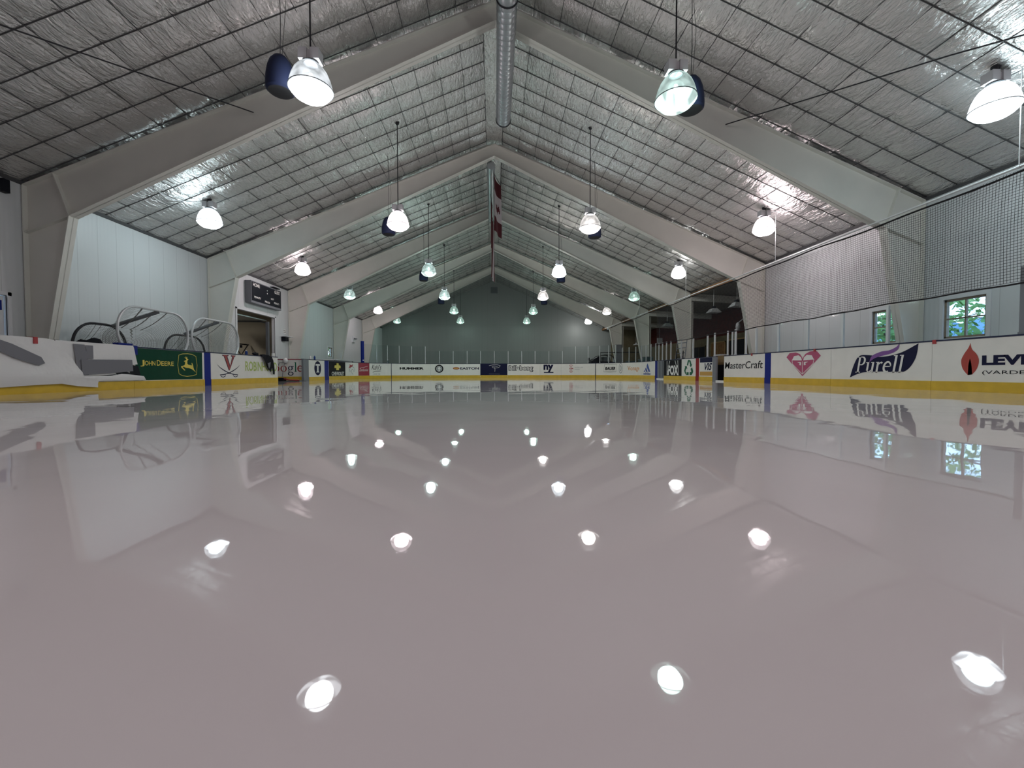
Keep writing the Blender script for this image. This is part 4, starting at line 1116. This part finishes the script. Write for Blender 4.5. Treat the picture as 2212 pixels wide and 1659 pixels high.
# scoreboard
T_ = thing('scoreboard', 'black scoreboard with white lettering mounted above the equipment bay', 'scoreboard', (-WX + .1, 21.1, 4.1))
mb = MB(); mb.box((-WX + .004, 19.72, 3.62), (-WX + .28, 22.42, 4.62)); mb.build('cabinet', 'grey', T_)
mb = MB(); mb.box((-WX + .27, 19.76, 3.72), (-WX + .29, 22.38, 4.58)); mb.build('face', 'black', T_)
def SBp(y, off, z): return (-WX + .29 + off, y, z)
for tx, b_ in (('HOME', (19.86, 20.42, 4.38, 4.54)), ('GUEST', (21.75, 22.28, 4.38, 4.54)), ('PENALTY', (19.95, 20.5, 3.86, 3.95)), ('PERIOD', (20.85, 21.3, 3.79, 3.88)), ('PENALTY', (21.7, 22.2, 3.86, 3.95)), ('SHOT', (21.4, 21.68, 4.02, 4.1))):
    ad(T_, 'lettering', text_mb(tx, b_, SBp, .003, .02), 'white')
mb = MB()
for z_ in (4.22, 4.36): poly(mb, ell(12), (21.04, 21.1, z_, z_ + .06), SBp, .003)
ad(T_, 'colon_dots', mb, 'white')
T_ = thing('speaker_bracket', 'small dark bracket fixture on the wall just right of the scoreboard top', 'bracket', (-WX, 22.2, 4.75))
mb = MB(); mb.box((-WX, 21.9, 4.72), (-WX + .2, 22.5, 4.76)); mb.build('shelf', 'black', T_)
mb = MB(); mb.tube([(-WX + .05, 22.0, 4.72), (-WX + .15, 22.25, 4.5)], .02, 6).tube([(-WX + .05, 22.4, 4.72), (-WX + .12, 22.3, 4.45)], .015, 6); mb.build('arm', 'black', T_)

# equipment bay behind the left wall
mb = MB(); mb.box((-17.2, 17.5, -.03), (-17.0, 24.2, 3.6)).box((-17.2, 17.4, -.03), (-WX - t, 17.5, 3.6)).box((-17.2, 24.1, -.03), (-WX - t, 24.2, 3.6)); struct('wall_bay', mb, 'beige')
mb = MB(); mb.box((-17.2, 17.4, 3.6), (-WX - t, 24.2, 3.7)); struct('ceiling', mb, 'beige')
mb = MB(); mb.box((-WX - .02, 18.98, -.03), (-WX + .03, 19.07, 3.3)).box((-WX - .02, 22.28, -.03), (-WX + .03, 22.36, 3.3)).box((-WX - .02, 18.98, 3.23), (-WX + .03, 22.36, 3.31)); struct('trim_3', mb, 'trimw')
T_ = thing('bay_light', 'fluorescent batten on the equipment bay ceiling', 'lamp', (-14.6, 20.8, 3.5))
mb = MB(); mb.box((-14.7, 20.2, 3.5), (-14.5, 21.4, 3.6)); mb.build('housing', 'white', T_)
ld = bpy.data.lights.new('bay_light', 'AREA'); ld.energy = 55; ld.size = .15; ld.size_y = 1.2; ld.shape = 'RECTANGLE'; ld.color = (1, .93, .82)
lo = bpy.data.objects.new('tube', ld); C.objects.link(lo); lo.parent = T_; lo.location = (0, 0, -.02)
T_ = thing('overhead_door', 'raised grey overhead door with dark track and post in the left equipment bay', 'overhead door', (-WX - .4, 20.7, 3.1))
mb = MB(); mb.box((-14.2, 19.1, 3.05), (-WX - .35, 22.2, 3.1)); mb.build('door_leaf', 'galv', T_)
mb = MB(); mb.tube([(-WX - .22, 22.1, 0), (-WX - .22, 22.1, 2.7), (-WX - .32, 22.1, 2.95), (-WX - .6, 22.1, 3.02), (-14.4, 22.1, 3.03)], .035, 8); mb.build('track', 'mid', T_, smooth=True)
mb = MB(); mb.box((-WX - .3, 21.98, 1.0), (-WX - .18, 22.12, 3.0)); mb.build('track_post', 'mid', T_)
for k, (yy_, lb) in enumerate(((19.8, 'left'), (21.15, 'right'))):
    T_ = thing('folding_stand', 'black folding metal stand in the equipment bay, %s of the two' % lb, 'stand', (-13.6, yy_ + 2, 0))
    y_ = yy_ + 2.1
    mb = MB(); mb.tube([(-13.6, y_ - .75, 1.95), (-13.6, y_ + .7, 1.95)], .035, 6); mb.build('top_bar', 'black', T_)
    mb = MB()
    if k: mb.tube([(-13.6, y_ - .65, 1.95), (-13.6, y_, 1.35), (-13.6, y_ + .65, 1.95)], .025, 6).tube([(-13.6, y_, 1.9), (-13.6, y_, 1.75)], .06, 6)
    else: mb.tube([(-13.6, y_ - .5, 1.95), (-13.6, y_ - .5, 0)], .03, 6)
    mb.build('brace', 'black', T_)
    mb = MB(); mb.tube([(-13.6, y_ + (.0 if k else .25), 1.95 if not k else 1.4), (-13.6, y_ + (.0 if k else .25), 0)], .035, 6); mb.build('leg', 'black', T_)

# small wall fixtures on the left
T_ = thing('wall_shelf', 'small white wall shelf with a black radio on it, right of the equipment bay', 'shelf', (-WX, 23.2, 2.2))
mb = MB(); mb.box((-WX, 22.85, 2.33), (-WX + .32, 23.6, 2.36)); mb.build('board', 'trimw', T_)
mb = MB(); mb.box((-WX, 22.95, 2.1), (-WX + .22, 23.3, 2.3)); mb.build('bracket', 'black', T_)
T_ = thing('wall_sign', 'tiny white notice on the left wall above the small shelf', 'sign', (-WX, 23.3, 2.65))
mb = MB(); mb.box((-WX, 23.18, 2.52), (-WX + .01, 23.45, 2.74)); mb.build('plate', 'white', T_)
for z_ in (2.57, 2.65): 
    mb = MB(); mb.box((-WX + .01, 23.2, z_), (-WX + .013, 23.43, z_ + .03)); mb.build('text_line', 'mid', T_)
T_ = thing('emergency_light', 'white emergency light unit on the left wall between the last two frames', 'emergency light', (-WX, 34.5, 3.0))
mb = MB(); mb.box((-WX, 34.2, 2.85), (-WX + .12, 34.75, 3.3)); mb.build('housing', 'trimw', T_)
for y_ in (34.35, 34.6):
    mb = MB(); mb.lathe([(.001, 0), (.1, .0), (.12, .06), (.001, .1)], (-WX + .18, y_, 3.1), 12); mb.build('lamp_head', 'grey', T_, smooth=True)
T_ = thing('wall_fitting', 'small dark fitting on the left wall high near the first frame', 'bracket', (-WX, 10.5, 4.8))
mb = MB(); mb.box((-WX, 10.2, 4.55), (-WX + .12, 10.34, 4.85)); mb.build('box', 'black', T_)
# left door
mb = MB(); mb.box((-WX - .1, 9.4, -.03), (-WX - .05, 10.28, 2.18)); d_ = struct('door_1', mb, 'trimw')
mb = MB(); mb.box((-WX - .02, 9.3, -.03), (-WX + .03, 9.38, 2.28)).box((-WX - .02, 10.3, -.03), (-WX + .03, 10.38, 2.28)).box((-WX - .02, 9.3, 2.2), (-WX + .03, 10.38, 2.28)); mb.build('door_frame', 'trimw', d_)
mb = MB(); mb.box((-WX - .05, 10.1, 1.85), (-WX - .0, 10.2, 2.08)); mb.build('door_closer', 'blue', d_)

# windows
def window(nm, x, sgn, y0, y1, z0, z1, nmx=1, nmz=1):
    mb = MB(); w = .05
    xi, xo = x + sgn * .02, x + sgn * .09
    a, b = min(xi, xo), max(xi, xo)
    mb.box((a, y0, z0), (b, y0 + w, z1)).box((a, y1 - w, z0), (b, y1, z1)).box((a, y0, z0), (b, y1, z0 + w)).box((a, y0, z1 - w), (b, y1, z1))
    o = struct(nm, mb, 'wood')
    mb = MB()
    for k in range(1, nmx + 1): yy = y0 + (y1 - y0) * k / (nmx + 1); mb.box((a + .01, yy - .017, z0 + w), (b - .01, yy + .017, z1 - w))
    for k in range(1, nmz + 1): zz = z0 + (z1 - z0) * k / (nmz + 1); mb.box((a + .01, y0 + w, zz - .015), (b - .01, y1 - w, zz + .015))
    mb.build('muntin', 'wood', o)
    mb = MB(); mb.box((a + .03, y0 + w, z0 + w), (a + .035, y1 - w, z1 - w)); mb.build('pane', 'glass', o)
    c0, c1 = min(x, x - sgn * .025), max(x, x - sgn * .025)
    q = .09; mb = MB(); mb.box((c0, y0 - q, z0 - q), (c1, y0, z1 + q)).box((c0, y1, z0 - q), (c1, y1 + q, z1 + q)).box((c0, y0, z1), (c1, y1, z1 + q)).box((c0, y0, z0 - q), (c1, y1, z0)); mb.build('casing', 'trimw', o)
    return o
window('window_1', WX, 1, 9.25, 10.18, 1.23, 2.2)
window('window_2', WX, 1, 11.22, 12.18, 1.23, 2.2)
window('window_3', -WX, -1, 29.24, 30.02, 1.5, 2.14)

# ================================================================ RIGHT SIDE LEAN-TO
mb = MB(); mb.box((16.0, 17.3, -.03), (16.15, YB + .1, 2.95)); struct('wall_lean', mb, 'tan')
mb = MB(); mb.box((16.0, 17.3, 2.95), (16.15, YB + .1, 4.9))
for k in range(12): mb.box((15.97, 17.3, 2.95 + k * .16), (16.0, YB, 3.09 + k * .16))
struct('wall_lean', mb, 'redwood')
mb = MB(); mb.box((WX, 17.2, -.03), (16.15, 17.3, 4.9)).box((12.2, YB, -.03), (16.15, YB + .15, 4.9)); struct('wall_lean', mb, 'tan')
mb = MB(); mb.prism([(WX, 17.2, 4.95), (16.2, 17.2, 4.7), (16.2, 17.2, 4.8), (WX, 17.2, 5.05)], (0, YB - 17.1, 0)); struct('ceiling', mb, 'leanceil')
for k in range(1, 5):
    if k + 1 >= len(FR): break
    y_ = FR[k + 1]
    nth = ['second', 'third', 'fourth', 'fifth'][k - 1]
    T_ = thing('roof_beam', 'pale cross beam under the side annex ceiling at the %s frame' % nth, 'beam', (13.6, y_, 4.6), 'annex cross beams')
    mb = MB(); mb.prism([(WX, y_ - .1, 4.9), (16.0, y_ - .1, 4.65), (16.0, y_ - .1, 4.3), (WX, y_ - .1, 4.5)], (0, .2, 0)); mb.build('beam', 'cream', T_)
    T_ = thing('steel_post', 'slim pale post on the outer side of the %s frame\'s right column' % nth, 'post', (WX + .12, y_, 0), 'annex posts')
    mb = MB(); mb.box((WX + .04, y_ + .12, -.03), (WX + .2, y_ + .26, 4.47)); mb.build('shaft', 'cream', T_)
    if k < 5:
        ye = FR[k + 2] if k + 2 < len(FR) else YB
        T_ = thing('header_beam', 'brown timber header over the opening beyond the %s frame' % nth, 'beam', (WX, (y_ + ye) / 2, 4.8), 'timber headers')
        mb = MB(); mb.box((WX - .1, y_ + .1, 4.72), (WX + .03, ye - .1, 4.9)); mb.build('beam', 'beam', T_)
# annex pendant lights, unlit
def pyramid(x, y, z, label):
    T_ = thing('pyramid_light', label, 'lamp', (x, y, z), 'unlit pyramid lights of the annex')
    mb = MB(); a, b, h = .3, .14, .22
    lo = [(-a, -a, 0), (a, -a, 0), (a, a, 0), (-a, a, 0)]; hi = [(-b, -b, h), (b, -b, h), (b, b, h), (-b, b, h)]
    mb.add([(x + p[0], y + p[1], z + p[2]) for p in lo + hi], [(0, 1, 5, 4), (1, 2, 6, 5), (2, 3, 7, 6), (3, 0, 4, 7), (4, 5, 6, 7)]); mb.build('shade', 'alu', T_)
    mb = MB(); mb.box((x - .08, y - .08, z + h), (x + .08, y + .08, z + h + .12)); mb.build('socket', 'black', T_)
    mb = MB(); mb.tube([(x, y, z + h + .1), (x, y, 4.9 - (x - WX) * .05)], .012, 6); mb.build('rod', 'alu', T_)
for k, (x, y) in enumerate(((11.95, 20.3), (11.9, 22.4), (12.3, 27.3), (12.2, 29.2), (12.3, 34.0))):
    pyramid(x, y, 3.62, 'unlit white pyramid light in the annex, %s from the camera' % ['nearest', 'second', 'third', 'fourth', 'farthest'][k])
# lounge front in the back wall of the annex
def framed(nm, lab, cat, y0, y1, z0, z1, mf, mp_, x=15.95):
    T_ = thing(nm, lab, cat, (x, (y0 + y1) / 2, z0)); w = .07
    mb = MB(); mb.box((x - .06, y0, z0), (x, y0 + w, z1)).box((x - .06, y1 - w, z0), (x, y1, z1)).box((x - .06, y0, z1 - w), (x, y1, z1)).box((x - .06, (y0 + y1) / 2 - .02, z0), (x, (y0 + y1) / 2 + .02, z1)); mb.build('frame', mf, T_)
    mb = MB(); mb.box((x - .03, y0 + w, z0), (x - .01, y1 - w, z1 - w)); mb.build('panel', mp_, T_)
framed('double_door', 'brown double door in the tan back wall of the annex', 'door', 28.3, 30.2, 0, 2.55, 'ply', 'beam')
framed('lounge_window', 'dark window left of the brown door in the annex back wall', 'window', 31.0, 33.0, 1.0, 2.4, 'tan', 'black')
framed('lounge_window', 'dark window right of the brown door in the annex back wall', 'window', 26.0, 27.9, .9, 2.6, 'ply', 'black')
framed('lounge_window', 'wide dark window nearest the pink-lit column in the annex back wall', 'window', 23.3, 25.6, .9, 2.5, 'ply', 'black')
T_ = thing('bulb', 'tiny bright white bulb glowing in the dark annex', 'bulb', (12.4, 26.4, 1.9))
mb = MB(); mb.blob((12.4, 26.4, 1.72), (.055, .055, .055), 2, 0); mb.build('globe', mat('white_glow', (1, 1, 1), .5, emit=(1, 1, 1), es=3), T_, smooth='all')
mb = MB(); mb.tube([(12.4, 26.4, 1.77), (12.4, 26.4, 4.9)], .006, 5); mb.build('cord', 'black', T_)
T_ = thing('wall_speaker', 'small pale speaker on a wall bracket beside the pink-lit column', 'speaker', (12.2, 21.0, 2.9))
mb = MB(); mb.blob((11.9, 20.1, 2.62), (.1, .12, .22), 3, .15, 3); mb.build('body', 'box', T_, smooth='all')
mb = MB(); mb.tube([(11.9, 20.1, 2.8), (11.6, 19.0, 2.95), (11.45, 17.5, 3.0)], .02, 6); mb.build('arm', 'box', T_)
T_ = thing('monitor', 'small pale monitor hanging at the far end of the annex opening', 'monitor', (13.0, 33, 2.9))
mb = MB(); mb.box((12.7, 32.2, 2.62), (13.1, 32.3, 3.05)); mb.build('case', 'box', T_)
mb = MB(); mb.tube([(12.9, 32.25, 3.05), (12.9, 32.25, 4.9)], .02, 6); mb.build('pole', 'grey', T_)
T_ = thing('disc_pendant', 'small white dish pendant in the far dark annex', 'lamp', (12.9, 36.5, 3.0))
mb = MB(); mb.lathe([(.001, .22), (.04, .2), (.06, .1), (.28, .0), (.26, .02), (.001, .09)], (12.75, 37.2, 2.85), 18); mb.build('dish', 'trimw', T_, smooth=True)
mb = MB(); mb.tube([(12.75, 37.2, 3.05), (12.75, 37.2, 4.9)], .012, 6); mb.build('rod', 'trimw', T_)
# rack and chair behind the recycling board
T_ = thing('ladder_rack', 'grey slatted rack leaning beside the third frame column on the right', 'rack', (10.3, 22.7, 0))
mb = MB()
for y_ in (22.2, 23.35): mb.tube([(10.1, y_, -.03), (10.35, y_, 2.15)], .022, 6)
mb.build('side_rail', 'grey', T_)
for k in range(7):
    z_ = .3 + k * .28
    mb = MB(); mb.box((10.1 + z_ * .11, 22.2, z_), (10.13 + z_ * .11, 23.35, z_ + .045)); mb.build('slat', 'grey', T_)
T_ = thing('bench_chair', 'black metal armchair standing behind the recycling board', 'chair', (9.9, 22.4, 0))
mb = MB(); mb.box((9.75, 22.1, .82), (10.1, 22.9, .87)); mb.build('seat', 'black', T_)
mb = MB(); mb.tube([(10.08, 22.1, .85), (10.1, 22.1, 1.55)], .022, 6).tube([(10.08, 22.9, .85), (10.1, 22.9, 1.55)], .022, 6).tube([(10.1, 22.1, 1.22), (10.1, 22.9, 1.22)], .02, 6); mb.build('backrest', 'black', T_)
for x_ in (9.78, 10.06):
    for y_ in (22.13, 22.87):
        mb = MB(); mb.tube([(x_, y_, -.03), (x_, y_, .85)], .02, 6); mb.build('leg', 'black', T_)
T_ = thing('players_bench', 'long pale bench behind the right boards by the bench gate', 'bench', (10.3, 18.5, 0))
mb = MB(); mb.box((10.0, 15.0, .62), (10.45, 21.5, .68)); mb.build('seat', 'ply', T_)
for y_ in (15.2, 17.6, 19.4, 21.3):
    mb = MB(); mb.box((10.05, y_, -.03), (10.4, y_ + .06, .62)); mb.build('leg', 'ply', T_)
T_ = thing('cardboard_box', 'pale box on the bench between the two bench-side posts', 'box', (10.2, 18.6, .68))
mb = MB(); mb.box((10.05, 18.3, .68), (10.4, 18.85, 1.2)); mb.build('carton', 'box', T_)
T_ = thing('gate_bar', 'dark horizontal tube behind the far right glass beside the dark vehicle', 'rail', (9.2, 34, 1.9))
mb = MB(); mb.tube([(8.55, 33.5, 1.98), (12.5, 33.5, 2.02)], .035, 8); mb.build('tube', 'rod', T_)
for x_ in (8.55, 12.4):
    mb = MB(); mb.tube([(x_, 33.5, -.03), (x_, 33.5, 2.0)], .035, 8); mb.build('leg', 'rod', T_)
T_ = thing('notice_panel', 'pale panel fixed on the fifth frame column at the far right', 'panel', (11.0, 36.5, 2.6))
mb = MB(); mb.box((10.75, 36.75, 1.3), (11.3, 36.87, 2.85)); mb.build('sheet', 'grey', T_)
# dark utility vehicle behind the far right corner
T_ = thing('utility_vehicle', 'black utility cart with roof and side mirror parked behind the far right glass', 'vehicle', (9.3, 35.6, 0))
mb = MB(); mb.prism([(8.2, 35, .4), (8.2, 35, 1.25), (8.45, 35, 1.55), (8.9, 35, 1.72), (9.0, 35, 1.3), (10.3, 35, 1.3), (10.4, 35, .4)], (0, 1.3, 0)); mb.build('body', 'black', T_)
mb = MB(); mb.tube([(8.5, 35.05, 1.5), (8.9, 35.05, 1.78), (9.3, 35.05, 1.87), (9.8, 35.05, 1.85), (10.05, 35.05, 1.7), (10.15, 35.05, 1.3)], .03, 6)
mb.tube([(8.5, 36.25, 1.5), (8.9, 36.25, 1.78), (9.3, 36.25, 1.87), (9.8, 36.25, 1.85), (10.05, 36.25, 1.7), (10.15, 36.25, 1.3)], .03, 6); mb.build('roll_frame', 'black', T_, smooth=True)
mb = MB(); mb.prism([(8.95, 35, 1.8), (9.3, 35, 1.9), (9.85, 35, 1.88), (9.85, 35, 1.84), (9.3, 35, 1.86)], (0, 1.3, 0)); mb.build('roof', 'dark', T_)
mb = MB(); mb.box((9.3, 35.2, 1.25), (9.6, 36.1, 1.7)); mb.build('seat', 'mid', T_)
mb = MB(); mb.tube([(8.25, 35.0, 1.2), (8.1, 34.95, 1.38), (7.98, 34.95, 1.4)], .025, 6).box((7.86, 34.9, 1.38), (8.02, 34.98, 1.62)); mb.build('mirror', 'black', T_)
for x_ in (8.6, 10.0):
    for y_ in (35.0, 36.3):
        mb = MB(); mb.tube([(x_, y_ - .1, .32), (x_, y_ + .1, .32)], .35, 18); mb.build('wheel', 'dark', T_, smooth=True)
for k, (x, y, w_) in enumerate(((10.9, 33.2, .5), (11.2, 31.0, .6), (10.6, 28.6, .45))):
    T_ = thing('equipment_crate', 'dark equipment crate behind the far right glass, %s from the cart' % ['first', 'second', 'third'][k], 'crate', (x, y, 0), 'crates by the far right glass')
    mb = MB(); mb.box((x - w_ / 2, y - .4, -.03), (x + w_ / 2, y + .4, 1.25 + .08 * k)); mb.build('crate', 'skin', T_)
    mb = MB(); mb.box((x - w_ / 2 - .02, y - .42, 1.25 + .08 * k), (x + w_ / 2 + .02, y + .42, 1.3 + .08 * k)); mb.build('lid', 'mid', T_)

# ================================================================ OUTSIDE
mb = MB(); mb.box((WX + 5, -60, -.8), (160, 120, -.6)).box((-120, -60, -.8), (-18, 120, -.6)).box((WX + .2, -60, -.8), (WX + 5, 17, -.6)); struct('ground', mb, 'grass')
mb = MB(); mb.blob((200, 110, -10), (50, 90, 34), 4, .25, 1.2).blob((170, 175, -10), (60, 60, 33), 4, .25, 1.2).blob((110, 210, -10), (80, 50, 32), 4, .25, 1.2); struct('hill', mb, 'hill', smooth='all')
def tree(x, y, h, r, label, m='leaf', dens=26, seed=1, low=.25):
    rnd = random.Random(seed)
    T_ = thing('tree', label, 'tree', (x, y, -.6), 'trees outside the windows')
    mb = MB(); mb.tube([(x, y, -.6), (x + .1, y, h * .4), (x, y + .1, h * .8)], [.16, .12, .05], 8)
    for k in range(7):
        a = rnd.random() * 6.28; z_ = h * (.3 + .5 * rnd.random()); mb.tube([(x, y, z_), (x + r * .8 * math.cos(a), y + r * .8 * math.sin(a), z_ + .5)], [.05, .015], 5)
    mb.build('trunk', 'bark', T_)
    mb = MB()
    for k in range(dens * 30):
        a = rnd.random() * 6.28; q = r * math.sqrt(rnd.random()); z_ = h * (low + (1 - low) * rnd.random())
        c = Vector((x + q * math.cos(a), y + q * math.sin(a), z_)); s_ = .1 + .12 * rnd.random()
        n1 = Vector((rnd.uniform(-1, 1), rnd.uniform(-1, 1), rnd.uniform(-1, 1))).normalized() * s_; n2 = n1.orthogonal().normalized() * s_ * .6
        mb.add([c - n1, c + n2, c + n1, c - n2], [(0, 1, 2, 3)])
    mb.build('crown', m, T_)
tree(19.5, 18.6, 4.4, 2.4, 'bright green leafy tree filling the left-hand window', 'leaf', 55, 3)
tree(26.5, 27.5, 5.0, 2.6, 'green tree behind the one in the left-hand window', 'leaf', 50, 4)
tree(26.5, 20.0, 6.5, 3.0, 'dark sparse branches against the sky in the right-hand window', 'leafdark', 5, 5, .55)
tree(-17.0, 45.0, 5.0, 2.4, 'green tree outside the small far left window', 'leaf', 40, 6)
